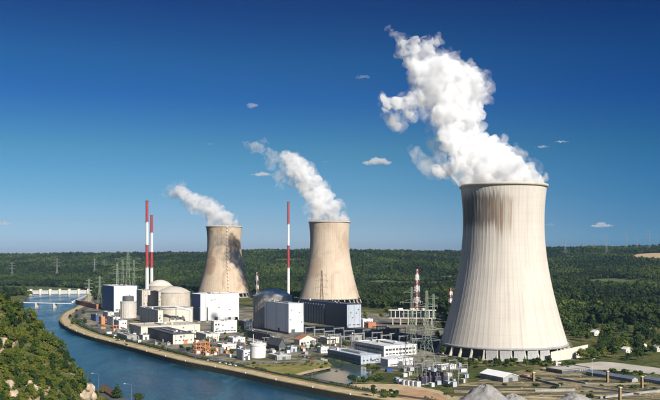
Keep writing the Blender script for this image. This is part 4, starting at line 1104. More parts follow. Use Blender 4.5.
# bollards on the quay edge
bm_ = MB().lathe([(.42,0),(.42,.9),(.6,1.0),(.6,1.25),(.01,1.35)], 10).mesh('mooring_bollard', WHITE)
ln = offset(qb, 1.6); acc = 0; nxt = 15
for p, q in zip(ln[:-1], ln[1:]):
    acc += (q-p).length
    if acc > nxt and 540 < q.y < 1100:
        nxt = acc+38; o = link('mooring_bollard', bm_, None, (q.x,q.y,.1)); tag(o, 'short white mooring bollard on the edge of the quay', 'bollard', 'bollards on the quay edge')
for px, py, ht, lb in [(607.5,382.5,8.2,'rusty yellow post left of the others, by the long blue-grey roof'),(642,388,8,'rusty yellow post at the gap between the two blue-grey roofs'),(620,401.5,9,'rusty yellow post low in the rubble field, nearest'),(533.5,381.5,6.5,'rusty yellow post beside the white-roofed barn')]:
    g = gp(px, py); r = thing('concrete_post', lb, 'post', g, .4, 'rusty yellow posts')
    MB().box(-.85,.85,-.85,.85,-.2,ht,taper=.15).build('shaft', RUST, r); MB().box(-1.05,1.05,-1.05,1.05,ht,ht+.4).build('cap', CREAM, r)

def make_car(mat):
    b = MB(); prof = [(-2.2,.35),(-2.2,.85),(-1.9,1.0),(1.1,1.0),(2.1,.82),(2.2,.55),(2.2,.35)]
    n = len(prof); b.add([(x,-.85,z) for x,z in prof]+[(x,.85,z) for x,z in prof], [tuple(range(n)), tuple(range(2*n-1,n-1,-1))]+[(k,n+k,n+(k+1)%n,(k+1)%n) for k in range(n)])
    c = MB().add([(-1.8,-.8,1),(1.1,-.8,1),(1.1,.8,1),(-1.8,.8,1),(-1.4,-.65,1.5),(.3,-.65,1.5),(.3,.65,1.5),(-1.4,.65,1.5)], [(4,5,6,7),(0,1,5,4),(1,2,6,5),(2,3,7,6),(3,0,4,7)])
    w_ = MB(); 
    t = []
    for x in (-1.35,1.35):
        for y in (-.8,.8): t.append((x,y))
    wm = MB().bar((0,-.11,0),(0,.11,0),.33,10).mesh('wheel', RUBBER)
    return b.mesh('body', mat), c.mesh('cabin', GLASS), MB().box(-1.35,.25,-.63,.63,1.5,1.54).mesh('roof', mat), wm, t
CARM = [make_car(M_('car_'+n_, c_, .3, .2, var=.03, spec=.5)) for n_, c_ in (('white',(.75,.75,.75)),('grey',(.2,.2,.21)),('blue',(.05,.1,.3)),('red',(.4,.03,.03)),('black',(.02,.02,.02)))]
CN = ['white','grey','blue','red','black']
ROWS = [((196,358.3),(236,366.5),9,'parked on the quay road above the river wall'),((106,335.5),(124,341.5),5,'parked on the quay road at the river bend'),((300,356.3),(312,359.5),4,'parked beside the pond channel'),((338,349),(352,352),5,'parked behind the pale blue roof'),((231,351),(238,353.5),3,'parked left of the white tank')]
for (a_, c_, n_, where) in ROWS:
    A = gp(*a_); B = gp(*c_); an = math.atan2(B.y-A.y, B.x-A.x)
    for k in range(n_):
        ci = random.choice([0,0,1,1,2,3,4]); p = A.lerp(B, (k+random.uniform(-.2,.2))/max(1,n_-1))
        r = thing('parked_car', f'{CN[ci]} car {where}', 'car', (p.x,p.y,.16), an+R(90)*(random.random()<.5), 'cars parked about the plant')
        bm1, cb, rf, wm, t = CARM[ci]
        link('body', bm1, r); link('cabin', cb, r); link('roof', rf, r)
        for x, y in t: link('wheel', wm, r, (x,y,.33))
# small stacked containers
CONT = {}
def container(label, px, py, mat, n=1):
    g = gp(px, py); r = thing('shipping_container', label, 'container', g, UA+R(90)*(int(px) % 2), 'containers in the yard')
    b = MB().box(-3,3,-1.22,1.22,.15,2.6)
    for k in range(12): b.box(-2.8+k*.5,-2.65+k*.5,-1.28,-1.22,.3,2.5)
    b.build('body', mat, r)
    for s in (-.58,.58): MB().box(3,3.06,s-.55,s+.55,.25,2.5).build('door', mat, r)
for px, py, m, lb in [(212,347,BLUE,'blue container beside the orange frames'),(216,351,WHITE,'white container at the end of the orange frames'),(226,353.5,ORANGE,'orange container on the yard left of the white tank'),(230,357,WHITE,'white container by the low white tank annex'),(244,345,ORANGE,'orange container below the white sheds'),(263,351,WHITE,'white container just behind the white tank'),
        (281,354.5,GREY,'grey container by the steep dark roof'),(288,358.5,WHITE,'white container right of the flat grey shed'),(303,349.5,ORANGE,'orange container under the terracotta roof'),(334,346,WHITE,'white container by the cream shed under the louvres'),(103,329,ORANGE,'orange container on the river bend'),(109,334,WHITE,'white container on the river bend'),(98,326.5,BLUE,'blue container beside the bend trees'),(131,337.5,BLUE,'blue container left of the low white quay shed'),(389,372,BLUE,'blue container behind the pond trees'),(463,372,WHITE,'white container by the near tower lawn'),(526,378,ORANGE,'orange container right of the white-roofed barn')]:
    container(lb, px, py, m)

# gravel heaps
def heap(label, x, y, rad, h, seed):
    n, m = 56, 20; b = MB(); rr = random.Random(seed)
    vs = []
    for i in range(m+1):
        f = i/m
        for k in range(n):
            t = 2*math.pi*k/n; q = mnoise.noise(Vector((math.cos(t)*1.5+seed, math.sin(t)*1.5, f*1.5)))
            rr_ = rad*f*(1+.16*q); z = h*(math.cos(f*math.pi)*.5+.5)**.8*(1+.12*q) + mnoise.noise(Vector((x+rr_*math.cos(t)*.6, rr_*math.sin(t)*.6, seed)))*.9*(1-f*.7) + mnoise.noise(Vector((rr_*math.cos(t)*.25, rr_*math.sin(t)*.25, seed+9)))*1.2*math.sin(f*3.14)
            vs.append((rr_*math.cos(t), rr_*math.sin(t), max(z,-.1)))
    b.add(vs, [(i*n+k, (i+1)*n+k, (i+1)*n+(k+1)%n, i*n+(k+1)%n) for i in range(m) for k in range(n)])
    o = b.build('gravel_heap', GRAV, None, True); o.location = (x,y,.15); tag(o, label, 'gravel heap', 'grey gravel heaps')
heap('largest rounded grey gravel heap at the bottom edge', 101, 520, 19, 11.0, 1)
heap('smaller grey gravel heap just right of the largest', 119, 519, 11, 5.4, 2)
heap('low grey gravel heap alone in the rubble field', 162, 529, 11, 4.3, 3)
# rubble in the dry field
b = MB()
for k in range(900):
    px = rng.uniform(515, 700); py = rng.uniform(374, 402); g = gp(px, py)
    if mnoise.noise(Vector((g.x*.02, g.y*.06, 3))) < -.05: continue
    s = abs(rng.normal(0,.32))+.2; t = rng.uniform(0,6.28)
    c_, s_n = math.cos(t)*s*1.5, math.sin(t)*s
    b.add([(g.x-c_,g.y-s_n,.1),(g.x+s_n,g.y-c_*.7,.1),(g.x+c_,g.y+s_n,.1),(g.x-s_n,g.y+c_*.7,.1),(g.x+.1*s,g.y,.2+s*.55)], [(0,1,4),(1,2,4),(2,3,4),(3,0,4)])
tag(b.build('rubble', M_('pale_rubble', (.26,.22,.15), .95, var=.3, scale=.3)), 'scattered pale rubble over the dry field', 'rubble', kind='stuff')

# ------------------------------------------------------------------ vegetation
def leaf_cloud(seed, lobes, n, size, core=.58):
    """a crown: leaf clumps spread through the outer volume of several lobes, over a ragged inner mass"""
    rr = np.random.default_rng(seed); b = MB(); V, Fc = ico()
    for (x,y,z,r,sq) in lobes:
        b.add([(x+v.x*r*core*(1+.3*mnoise.noise(v*2.3+Vector((seed,x,z)))), y+v.y*r*core*(1+.3*mnoise.noise(v*2.3+Vector((seed,y,z)))), z+v.z*r*core*sq*(1+.3*mnoise.noise(v*2.1+Vector((z,seed,y))))) for v in V], Fc) if core else None
    ws = np.array([l[3]**2 for l in lobes]); ws = ws/ws.sum()
    for li in rr.choice(len(lobes), n, p=ws):
        x,y,z,r,sq = lobes[li]
        d = rr.normal(size=3); d /= np.linalg.norm(d)
        if d[2] < -.55: d[2] *= -.5
        q = r*rr.uniform(.55,1.25); c = np.array([x+d[0]*q, y+d[1]*q, z+d[2]*q*sq])
        nrm = d + rr.normal(size=3)*.55; nrm /= np.linalg.norm(nrm)
        e1 = np.cross(nrm, rr.normal(size=3)); e1 /= np.linalg.norm(e1); e2 = np.cross(nrm, e1)
        sz = size*rr.uniform(.55,1.25)
        k = [c+e1*sz, c+e2*sz*.8+nrm*sz*.15, c-e1*sz*.9, c-e2*sz*.75+nrm*sz*.1]
        b.add(k, [(0,1,2,3)])
    return b
def lobes_round(seed, h, r, n=7, low=.28):
    rr = random.Random(seed); L = [(0,0,h*.6,r*.72,1.05)]
    for k in range(n):
        t = 6.283*k/n + rr.uniform(-.4,.4); q = r*rr.uniform(.42,.68); z = h*rr.uniform(low+.1,.85)
        L.append((math.cos(t)*q*(1.1-.4*z/h), math.sin(t)*q*(1.1-.4*z/h), z, r*rr.uniform(.26,.50), rr.uniform(.8,1.15)))
    L.append((rr.uniform(-.2,.2)*r, rr.uniform(-.2,.2)*r, h*.86, r*.42, .9)); return L
def lobes_cone(seed, h, r, n=6):
    rr = random.Random(seed); L = []
    for k in range(n):
        f = k/(n-1); L.append((rr.uniform(-.12,.12)*r, rr.uniform(-.12,.12)*r, h*(.2+.72*f), r*(1-.78*f), 1.15))
    return L
def lobes_bush(seed, h, r, n=5):
    rr = random.Random(seed); L = [(0,0,h*.42,r*.6,h/r*.62)]
    for k in range(n):
        t = 6.283*k/n+rr.uniform(-.5,.5); q = r*rr.uniform(.4,.62); L.append((math.cos(t)*q, math.sin(t)*q, h*rr.uniform(.25,.55), r*rr.uniform(.36,.5), min(1.2,h/r*.7)))
    return L
def trunk_mesh(seed, h, t):
    rr = random.Random(seed); b = MB(); p = Vector((0,0,-.6)); r = t
    for k in range(4):
        q = p + Vector((rr.uniform(-.05,.05)*h, rr.uniform(-.05,.05)*h, h*.2)); b.bar(p, q, r, 6, r*.74); 
        if k > 1:
            for _ in range(2):
                b.bar(q, q+Vector((rr.uniform(-.25,.25)*h, rr.uniform(-.25,.25)*h, h*.18)), r*.5, 5, r*.15)
        p, r = q, r*.74
    return b
PROTO = {}
def proto(kind, k, mat, nleaf, size):
    if (kind,k,mat.name,nleaf) in PROTO: return PROTO[kind,k,mat.name,nleaf]
    seed = 11*k+len(kind)
    if kind == 'tree': h, r = 10.0, 4.2; L = lobes_round(seed, h, r, 11)
    elif kind == 'tall': h, r = 10.0, 2.9; L = lobes_round(seed, h, r, 12, .2)
    elif kind == 'conifer': h, r = 10.0, 2.3; L = lobes_cone(seed, h, r)
    else: h, r = 3.0, 2.2; L = lobes_bush(seed, h, r)
    cm = leaf_cloud(seed, L, nleaf, size).mesh('crown', mat)
    tm = trunk_mesh(seed, h*.8 if kind != 'bush' else h*.5, .28 if kind != 'bush' else .1).mesh('trunk', BARK)
    PROTO[kind,k,mat.name,nleaf] = (cm, tm, h, r); return PROTO[kind,k,mat.name,nleaf]
def plant(name, label, cat, kind, x, y, z, hgt, mat, group, rr, nleaf=230, size=.62, wide=1.0):
    cm, tm, h, r = proto(kind, rr.randrange(5), mat, nleaf, size)
    root = thing(name, label, cat, (x,y,z), rr.uniform(0,6.283), group); s = hgt/h
    root.scale = (s*wide*rr.uniform(.9,1.12), s*wide*rr.uniform(.9,1.12), s)
    link('crown', cm, root); link('trunk', tm, root); return root
rr = random.Random(21)
# the rocky hillside
def on_ray(px, py):
    """where the sight line through a point of the hillside meets it"""
    Y = np.arange(300, 640, 2.0); x = (px-330)/F*Y; z = CAM_H+(256-py)/F*Y
    hh = np.maximum(spur(x, Y), 0); k = np.where(hh >= z)[0]
    return Vector((x[k[0]], Y[k[0]], hh[k[0]])) if len(k) else None
ROCKS = [(3,345,6),(2,355,4),(8,390,6),(13,398,6),(28,386,5),(33,393,6),(88,393,7),(84,400,7),(92,399,5)]
rock_ct = 0
for i, (px, py, sz) in enumerate(ROCKS):
    p = on_ray(px, py)
    if p is None: continue
    V, Fc = ico(); b = MB(); q = []
    for v in V:
        k = 1+.45*mnoise.noise(v*1.3+Vector((i*3.1,0,0)))+.25*mnoise.noise(v*3.1+Vector((0,i*2.1,0)))
        q.append((v.x*sz*.62*k, v.y*sz*.55*k, v.z*sz*.66*k))
    b.add(q, Fc)
    o = b.build('rock_outcrop', ROCK); o.location = p + Vector((0,1.0,-sz*.12)); o.rotation_euler = (0,0,i*1.3)
    px_l = 'pale limestone outcrop breaking through the bushes of the near hillside'
    tag(o, ['pale limestone outcrop at the left picture edge, the upper of two','pale limestone outcrop at the left picture edge, the lower of two','pale rock low on the hillside, upper of the pair at far left','pale rock low on the hillside, lower of the pair at far left','pale rock amid bushes low on the hillside, upper of the middle pair','pale rock amid bushes low on the hillside, lower of the middle pair','big pale rock at the hillside foot beside the street lamp, topmost','big pale rock at the hillside foot, left and below the topmost','small pale rock at the hillside foot, nearest the brown-roofed building'][i], 'rock', 'limestone outcrops on the near hillside')
cnt = 0; placed = []
rock_s = [(a,b_) for a,b_,_ in ROCKS]
NT = {'tree':0,'bush':0,'conifer':0}
for tries in range(9000):
    if cnt >= 235: break
    py = rr.uniform(288, 406); px = rr.uniform(-8, 100)
    x0 = np.interp(py, [286,300,312,327,342,359,378,392], [-3,18,32,46,60,76,89,98])
    if px > x0 or any(abs(px-a) < 3.4 and abs(py-b_) < 3.2 for a,b_ in rock_s): continue
    if any((px-a)**2+(py-b_)**2 < 2.9**2 for a,b_ in placed): continue
    p = on_ray(px, py)
    if p is None: continue
    edge = x0-px < 7
    u = rr.random()
    if edge: kd, hg = rr.choice([('bush',3.0),('tall',5.0),('bush',2.6),('tall',4.2),('tree',4.2)])
    elif u < .34: kd, hg = 'tree', rr.uniform(5,7.5)
    elif u < .60: kd, hg = 'bush', rr.uniform(2.8,4.2)
    elif u < .92: kd, hg = 'tall', rr.uniform(6,9.5)
    else: kd, hg = 'conifer', rr.uniform(5,8)
    nm = {'bush':'bush','conifer':'conifer'}.get(kd,'tree')
    if nm == 'tree' and NT['tree'] >= 135: continue
    NT[nm] += 1; placed.append((px,py)); cnt += 1
    mt = rr.choice([LEAFY, LEAFY, LEAFY, LEAF, LEAF, LEAFD]) if kd != 'conifer' else LEAFD
    col = {LEAFY:'yellow-green', LEAF:'mid-green', LEAFD:'dark green'}[mt]
    where = 'at the skyline of the near hillside' if edge else ('high on the near rocky hillside' if py < 335 else ('halfway down the near rocky hillside' if py < 370 else 'low on the near rocky hillside'))
    lb = {'tree':f'{col} round tree {where}','bush':f'{col} low bush {where}','tall':f'{col} slender tree {where}','conifer':f'pointed conifer {where}'}[kd]
    plant(f'hillside_{nm}', lb, nm, kd, p.x, p.y, p.z-.3, hg, mt, lb, rr, 720, .36 if kd != 'bush' else .24, 1.0)
# low growth filling the slope between them
b = MB(); q = 0
for _ in range(60000):
    if q >= 9000: break
    x = rr.uniform(-250,-128); y = rr.uniform(405,512)
    z = float(spur(np.array([x]), np.array([y]))[0]) if False else None
    q += 1; b.v.append((x,y,0)); b.f.append(()); b.m.append(0)
XY = np.array([(v[0],v[1]) for v in b.v]); ZZ = spur(XY[:,0], XY[:,1]); nz = vnoise(XY[:,0], XY[:,1], 14, 41)
b = MB()
for (x,y), z, n_ in zip(XY, ZZ, nz):
    if z < 1 or n_ < -.2: continue
    for _ in range(5):
        c = Vector((x+rr.gauss(0,.6), y+rr.gauss(0,.6), z+rr.uniform(.1,1.1))); e1 = Vector((rr.gauss(0,1),rr.gauss(0,1),rr.gauss(0,1))).normalized()
        e2 = e1.cross(Vector((rr.gauss(0,1),rr.gauss(0,1),rr.gauss(0,1)))).normalized(); k = rr.uniform(.3,.75)
        b.add([c+e1*k, c+e2*k*.8, c-e1*k, c-e2*k*.7], [(0,1,2,3)])
tag(b.build('hillside_undergrowth', LEAFY), 'tangled low growth covering the near hillside between trees', 'undergrowth', kind='stuff')
# far left bank trees by the bridge
def scatter(n, px0, px1, py0, py1, kind, hmin, hmax, mats, name, label, cat, group, nleaf=200, size=.7, mind=2.2, ok=None, wide=1.0):
    got = []; t = 0
    while len(got) < n and t < n*60:
        t += 1
        px, py = rr.uniform(px0,px1), rr.uniform(py0,py1)
        if ok and not ok(px,py): continue
        if any((px-a)**2+((py-c)*1.6)**2 < mind**2 for a,c in got): continue
        g = gp(px,py); got.append((px,py))
        plant(name, label, cat, kind, g.x, g.y, -.1, rr.uniform(hmin,hmax), rr.choice(mats), group, rr, nleaf, size, wide)
plant('conifer', 'dark pointed conifer between the two street lamps at the water', 'tree', 'conifer', *gp(117.5,398.6), 10, LEAFD, None, rr, 420, .45, 1.5)
plant('tree', 'dark round tree at the bottom edge right of the conifer', 'tree', 'tree', *gp(138.5,405), 7.5, LEAFD, None, rr, 420, .5, 1.25)
plant('bush', 'yellow-green bush below the first street lamp', 'bush', 'bush', *gp(103,393), 3.4, LEAFY, None, rr, 300, .35, 1.2)
plant('tree', 'dark narrow tree alone at the quay wall right of the pond', 'tree', 'tall', *gp(373.5,396.8), 8.6, LEAFD, None, rr, 420, .45, .9)
plant('tree', 'dark round tree at the right end of the pond', 'tree', 'tree', *gp(353,384.6), 7.2, LEAFD, None, rr, 420, .5, 1.5)
scatter(7, 380, 398, 391.5, 398, 'bush', 2.4, 3.8, [LEAF,LEAFD,LEAFY], 'bush', 'green bush on the dirt road verge right of the lone dark tree', 'bush', 'bushes on the dirt road verge', 260, .4, 3)
scatter(9, 355, 384, 378, 382.5, 'bush', 2.4, 4, [LEAF,LEAFY,LEAFD], 'bush', 'green bush in the hedge along the pond\'s right bank', 'bush', 'pond bank hedge bushes', 220, .4, 2.4, wide=1.2)
scatter(5, 366, 381, 366.5, 370.5, 'bush', 2.4, 3.6, [LEAFD,LEAF], 'bush', 'dark bush at the pond corner near the white shed', 'bush', 'pond corner bushes', 200, .4, 2.5)
scatter(10, 69, 85, 313, 326, 'tree', 6, 10, [LEAFD,LEAF,LEAFD], 'tree', 'dark tree in the clump on the river bend', 'tree', 'trees on the river bend', 240, .7, 2.6)
scatter(16, 440, 550, 361.5, 366.5, 'bush', 2.5, 5.2, [LEAF,LEAFD,LEAFY], 'bush', 'green bush on the lawn at the near tower\'s foot', 'bush', 'bushes round the near tower', 260, .4, 4, wide=1.15)
scatter(9, 436, 552, 362, 367.5, 'tree', 5, 8.5, [LEAFD,LEAF,LEAFD], 'tree', 'small tree on the lawn at the near tower\'s foot', 'tree', 'trees round the near tower', 320, .55, 7)
plant('conifer', 'dark conifer before the dark gap of the near tower base', 'tree', 'conifer', *gp(499.5,366), 8.5, LEAFD, None, rr, 420, .5, 1.3)
scatter(6, 577, 592, 355, 361, 'tree', 7, 10.5, [LEAFY,LEAFY,LEAF], 'tree', 'bright yellow-green tree at the end of the curved wall', 'tree', 'bright trees by the curved wall', 420, .5, 3.2, wide=1.2)
scatter(7, 562, 574, 364.3, 368.5, 'bush', 3, 5.5, [LEAFD,LEAF], 'bush', 'dark bush in front of the curved concrete wall', 'bush', 'bushes before the curved wall', 260, .4, 3)
scatter(13, 588, 645, 372.5, 376.5, 'bush', 2.2, 4.4, [LEAFD,LEAFD,LEAF], 'bush', 'dark bush in the hedge along the pale access road', 'bush', 'hedge along the access road', 240, .4, 3.4, wide=1.2)
scatter(24, 592, 664, 345, 362, 'tree', 7, 13, [LEAF,LEAFD,LEAFD,LEAFY], 'tree', 'leafy tree between the access road and the far woods', 'tree', 'trees behind the access road', 360, .55, 4.6, ok=lambda px,py: py < 361-(px-592)*-.02, wide=1.1)
scatter(40, 574, 668, 322, 347, 'tree', 9, 15, [LEAF,LEAFD,LEAFD,FOREST], 'tree', 'big leafy tree in the wood right of the near tower', 'tree', 'wood right of the near tower', 300, .6, 4.2, wide=1.15)
scatter(22, 364, 446, 312, 325, 'tree', 8, 13, [LEAF,LEAFY,LEAFD], 'tree', 'leafy tree behind the elevated gallery and substation', 'tree', 'trees behind the substation', 200, .7, 3.6, wide=1.15)
scatter(12, 436, 452, 326, 356, 'tree', 6, 10, [LEAFD,LEAF], 'tree', 'dark tree squeezed between pylons and near tower', 'tree', 'trees left of the near tower', 240, .6, 4)
scatter(9, 362, 408, 338, 343, 'bush', 2.5, 5, [LEAF,LEAFD], 'bush', 'green bush under the substation gantries', 'bush', 'bushes in the substation', 160, .45, 4)
scatter(8, 186, 232, 343, 356, 'tree', 4.5, 8, [LEAFD,LEAF,LEAFY], 'tree', 'small tree among the huts of the quay yard', 'tree', 'trees of the quay yard', 240, .6, 7)
scatter(9, 288, 318, 345, 353, 'bush', 2.5, 4.5, [LEAF,LEAFY,LEAFD], 'bush', 'green bush round the terracotta-roofed building', 'bush', 'bushes by the terracotta roof', 200, .4, 4)
plant('tree', 'round green tree between pale blue workshop and substation', 'tree', 'tree', *gp(345,347.5), 6.5, LEAF, None, rr, 300, .55, 1.4)
scatter(18, 248, 332, 363.6, 366.6, 'bush', 1.4, 2.4, [LEAFY,LEAFY,LEAF], 'bush', 'yellow-green bush on the grassy spit of the pond', 'bush', 'bushes on the pond spit', 160, .35, 3.2, wide=1.4)
scatter(14, 0, 36, 288, 297, 'tree', 9, 14, [LEAF,LEAFY,LEAF], 'tree', 'green tree on the far left bank by the weir', 'tree', 'trees on the far left bank', 160, .8, 3, wide=1.3)
scatter(10, 120, 235, 333, 339, 'bush', 2.2, 4, [LEAFD,LEAF], 'bush', 'dark bush along the cream service building', 'bush', 'bushes by the service building', 160, .4, 5)

strip_sheet('towpath_verge', offset(qb, 15), offset(qb, 19.1), .18, GRASSY)
strip_sheet('quay_edge_verge', offset(qb, 1.2), offset(qb, 3.6), .18, GRASSY)
b = MB(); ln = offset(qb, 21); 
for p, q in zip(ln[:-1], ln[1:]):
    if p.y > 1150 or p.y < 530: continue
    for _ in range(int((q-p).length*7)):
        c = p.lerp(q, rr.random())
        if mnoise.noise(Vector((c.x*.03, c.y*.03, 5))) < -.12: continue
        c = c + Vector((rr.gauss(0,.7), rr.gauss(0,.7), rr.uniform(.2,2.2)))
        e1 = Vector((rr.gauss(0,1),rr.gauss(0,1),rr.gauss(0,1))).normalized(); e2 = e1.cross(Vector((rr.gauss(0,1),rr.gauss(0,1),rr.gauss(0,1)))).normalized(); k = rr.uniform(.4,.9)
        b.add([c+e1*k, c+e2*k*.8, c-e1*k, c-e2*k*.7], [(0,1,2,3)])
tag(b.build('quay_hedge', LEAFD), 'broken dark hedge along the quay road above the towpath', 'hedge', kind='stuff')
scatter(26, 120, 300, 338, 362, 'bush', 1.8, 4, [LEAFD,LEAF,LEAFD], 'bush', 'dark bush between the small yard buildings', 'bush', 'bushes between yard buildings', 160, .4, 6, ok=lambda px,py: py < 346+(px-130)*.085 and py > 337+(px-130)*.03)
scatter(16, 300, 440, 345, 372, 'bush', 1.8, 3.6, [LEAFD,LEAF], 'bush', 'bush around the pond-side halls', 'bush', 'bushes round the pond-side halls', 160, .4, 6, ok=lambda px,py: py > 366 or px > 418 or px < 326)
scatter(12, 236, 300, 322, 336, 'tree', 5, 8, [LEAFD,LEAF], 'tree', 'tree in the shade near the green-domed reactor', 'tree', 'trees near the green-domed reactor', 200, .6, 4, ok=lambda px,py: px < 252 or px > 305)
scatter(40, 446, 700, 372, 399, 'bush', 1.2, 3.2, [LEAFD,LEAF,LEAFD], 'bush', 'low scrubby bush in the dry rubble field', 'bush', 'scrub in the rubble field', 160, .35, 6, wide=1.5, ok=lambda px,py: not (470<px<520 and 366<py<384))
for k, (p0, p1, hh_, lb) in enumerate([((520,377),(560,387),1.6,'long low dark wall right of the white-roofed barn'),((556,379),(586,384.5),1.4,'low dark wall below the flat concrete shed'),((582,388),(640,396),1.6,'low wall crossing the rubble field below the blue-grey roofs'),((535,392),(575,391),1.5,'short low wall left of the lone gravel heap'),((600,399),(668,391),1.4,'low wall at the lower right corner of the rubble field')]):
    A = gp(*p0); B = gp(*p1); d = B-A
    r = thing('low_wall', lb, 'wall', A, math.atan2(d.y,d.x), 'low walls of the rubble field')
    MB().box(0,d.length,-.35,.35,-.2,hh_).build('wall', GREY, r); MB().box(-.1,d.length+.1,-.5,.5,hh_,hh_+.22).build('coping', GREY, r)
scatter(26, 440, 560, 355.5, 371, 'bush', 1.6, 4.4, [LEAFD,LEAF,LEAFD], 'bush', 'shrub on the rough ground before the near cooling tower', 'bush', 'shrubs before the near tower', 200, .4, 4, wide=1.25)
scatter(18, 118, 250, 326, 352, 'tree', 4, 7.5, [LEAFD,LEAFD,LEAF], 'tree', 'small dark tree between the western plant buildings', 'tree', 'trees between the western buildings', 220, .55, 6)
KM = [WHITE, GREY, PALEB, CREAM]
km_ = [MB().box(-1.8,1.8,-1.3,1.3,0,2.7).box(-2,2,-1.5,1.5,2.7,2.9).box(-1.2,-.2,-1.36,-1.3,.1,2.3).box(.2,1.2,-1.36,-1.3,.1,2.3).mesh('kiosk_body', q) for q in KM]
got = []
for t_ in range(900):
    if len(got) >= 46: break
    px, py = rr.uniform(112,318), 0
    py = 331+(px-112)*.075+rr.uniform(-4,11)
    if any((px-a)**2+((py-c)*1.7)**2 < 12 for a,c in got): continue
    got.append((px,py)); q = rr.randrange(4); g = gp(px,py)
    o = link('equipment_kiosk', km_[q], None, g, UA+R(90)*rr.randrange(2)); tag(o, ['small white','small grey','small pale blue','small cream'][q]+' equipment kiosk among the yard buildings', 'kiosk', 'equipment kiosks of the plant yard')
    if rr.random() < .5: MB().bar((0,0,2.9),(0,0,rr.uniform(4,7.5)),.18,6).build('vent_stack', STEEL, o)
scatter(26, 596, 668, 334, 352, 'conifer', 8, 14, [LEAFD,LEAFD,LEAF], 'conifer', 'dark pointed conifer in the mixed wood at the right edge', 'tree', 'conifers in the right-hand wood', 260, .6, 3.6, wide=1.25)
for i, (px, py) in enumerate([(398,368),(406,371),(414,374),(424,370),(433,373),(442,376),(450,380),(458,384),(404,377),(440,366),(449,370),(459,375)]):
    g = gp(px, py); r = thing('gantry', 'short grey steel gantry in the riverside yard near the big green pylon', 'gantry', g, UA+R(90)+rr.uniform(-.1,.1), 'gantries of the riverside yard')
    r.scale = (.62,.62,.72)
    for x in (0, 13): link('post', gm_p, r, (x,0,0))
    MB().box(-.5,13.5,-.4,.4,10.6,11.4).build('beam', STEEL, r)
    for k in range(3): link('insulator', gim, r, (13*(k+.5)/3,0,10.6))
got = []
for t_ in range(600):
    if len(got) >= 26: break
    px, py = rr.uniform(394,466), rr.uniform(366,387)
    if any((px-a)**2+((py-c)*1.7)**2 < 16 for a,c in got) or (px < 424 and py < 368): continue
    got.append((px,py)); q = rr.randrange(4); g = gp(px,py)
    o = link('equipment_kiosk', km_[q], None, g, UA+R(90)*rr.randrange(2)); tag(o, ['small white','small grey','small pale blue','small cream'][q]+' equipment kiosk in the riverside transformer yard', 'kiosk', 'kiosks of the riverside transformer yard')
PIPEM = [STEEL, CREAM, GREY]
for k, (px, py, ln_, lb) in enumerate([(122,332,26,'pipe rack behind the grey shed on the river bend'),(150,337.5,20,'pipe rack before the cream service building'),(206,341.5,24,'pipe rack below the small white block'),(262,343,22,'pipe rack in the shade of the white cube'),(310,341,22,'pipe rack under the louvred hall'),(325,331.5,30,'pipe rack against the navy hall front'),(344,345,22,'pipe rack between substation and windowed hall'),(372,331,24,'pipe rack by the terracotta wing'),(238,347,18,'pipe rack behind the white tank annex')]):
    g = gp(px, py); r = thing('pipe_rack', lb, 'pipe rack', g, UA+R(90)*(k % 2), 'pipe racks of the plant yard')
    pm_ = MB().box(-.25,.25,-1.6,1.6,4.6,5.0).box(-.2,.2,-1.5,-1.1,-.1,4.6).box(-.2,.2,1.1,1.5,-.1,4.6).mesh('trestle', STEEL)
    for q in range(5): link('trestle', pm_, r, (ln_*(q+.5)/5,0,0))
    for q in range(4): MB().bar((0,-1.1+q*.7,5.35),(ln_,-1.1+q*.7,5.35),.28,6).build('pipe', PIPEM[q % 3], r)
for k, (px, py, rad_, hh_, lb) in enumerate([(118,333.5,3,5,'squat steel tank by the orange rack'),(134,331,2.5,6,'small steel tank at the end of the cream building'),(203,345,2.6,5,'small steel tank behind the orange frames'),(221,353,2.4,5,'small steel tank near the blue container'),(249,344,2.4,5,'small steel tank between white sheds'),(272,353,2.4,4,'small steel tank by the steep dark roof'),(313,346,2.6,5.5,'small steel tank right of the terracotta roof'),(337,341,3,6,'steel tank right of the cream shed')]):
    g = gp(px, py); drum('steel_tank', lb, 'tank', g.x, g.y, rad_, hh_, hh_+.7, STEEL, STEEL, 0, 'small steel tanks')

# the woods on the hills: one mass
YF_P = np.array([-400,-200,0,33,40,90,95,190,200,250,255,300,358,366,446,450,575,580,660,760,1000]); YF_Y = np.array([1900,1900,1850,1950,2180,2180,1720,1760,2000,2000,1760,1740,1730,1480,1330,1020,960,1120,1080,1000,1000])
def forest_points():
    P = []
    y = 950.0
    while y < 5600:
        sp = max(7.4, 10.5-max(0,y-1000)*.0026) + max(0, y-2200)*.0028
        hwid = .60*y
        n = int(2*hwid/sp); x = -hwid + (np.arange(n)+.5)*sp + rng.uniform(-.48,.48,n)*sp
        yy = y + rng.uniform(-.5,.5,n)*sp
        px = 330+F*x/yy
        keep = yy > np.interp(px, YF_P, YF_Y) + vnoise(x, yy, 60, 9)*60
        keep &= clearing(px, yy) == 0
        keep &= vnoise(x, yy, 190, 12) > np.where(yy < 2200, -.17, -.36)       # glades
        near = keep & (yy < 2300)
        if near.any():
            idx = np.where(near)[0]; dd = dist(river_poly, x[idx], yy[idx]); ii_ = inside(river_poly, x[idx], yy[idx])
            keep[idx[(dd < 14) | ii_]] = False
        P.append(np.stack([x[keep], yy[keep]], 1)); y += sp*.92
    return np.concatenate(P)
FP = forest_points()
fz = np.concatenate([height(c[:,0], c[:,1]) for c in np.array_split(FP, 40)])
m = bpy.data.meshes.new('hill_forest'); m.vertices.add(len(FP))
m.vertices.foreach_set('co', np.column_stack([FP, fz-.6]).astype(np.float32).ravel())
sz = vnoise(FP[:,0], FP[:,1], 120, 14)
def attr(name, typ, data):
    a_ = m.attributes.new(name, typ, 'POINT'); a_.data.foreach_set('value', data)
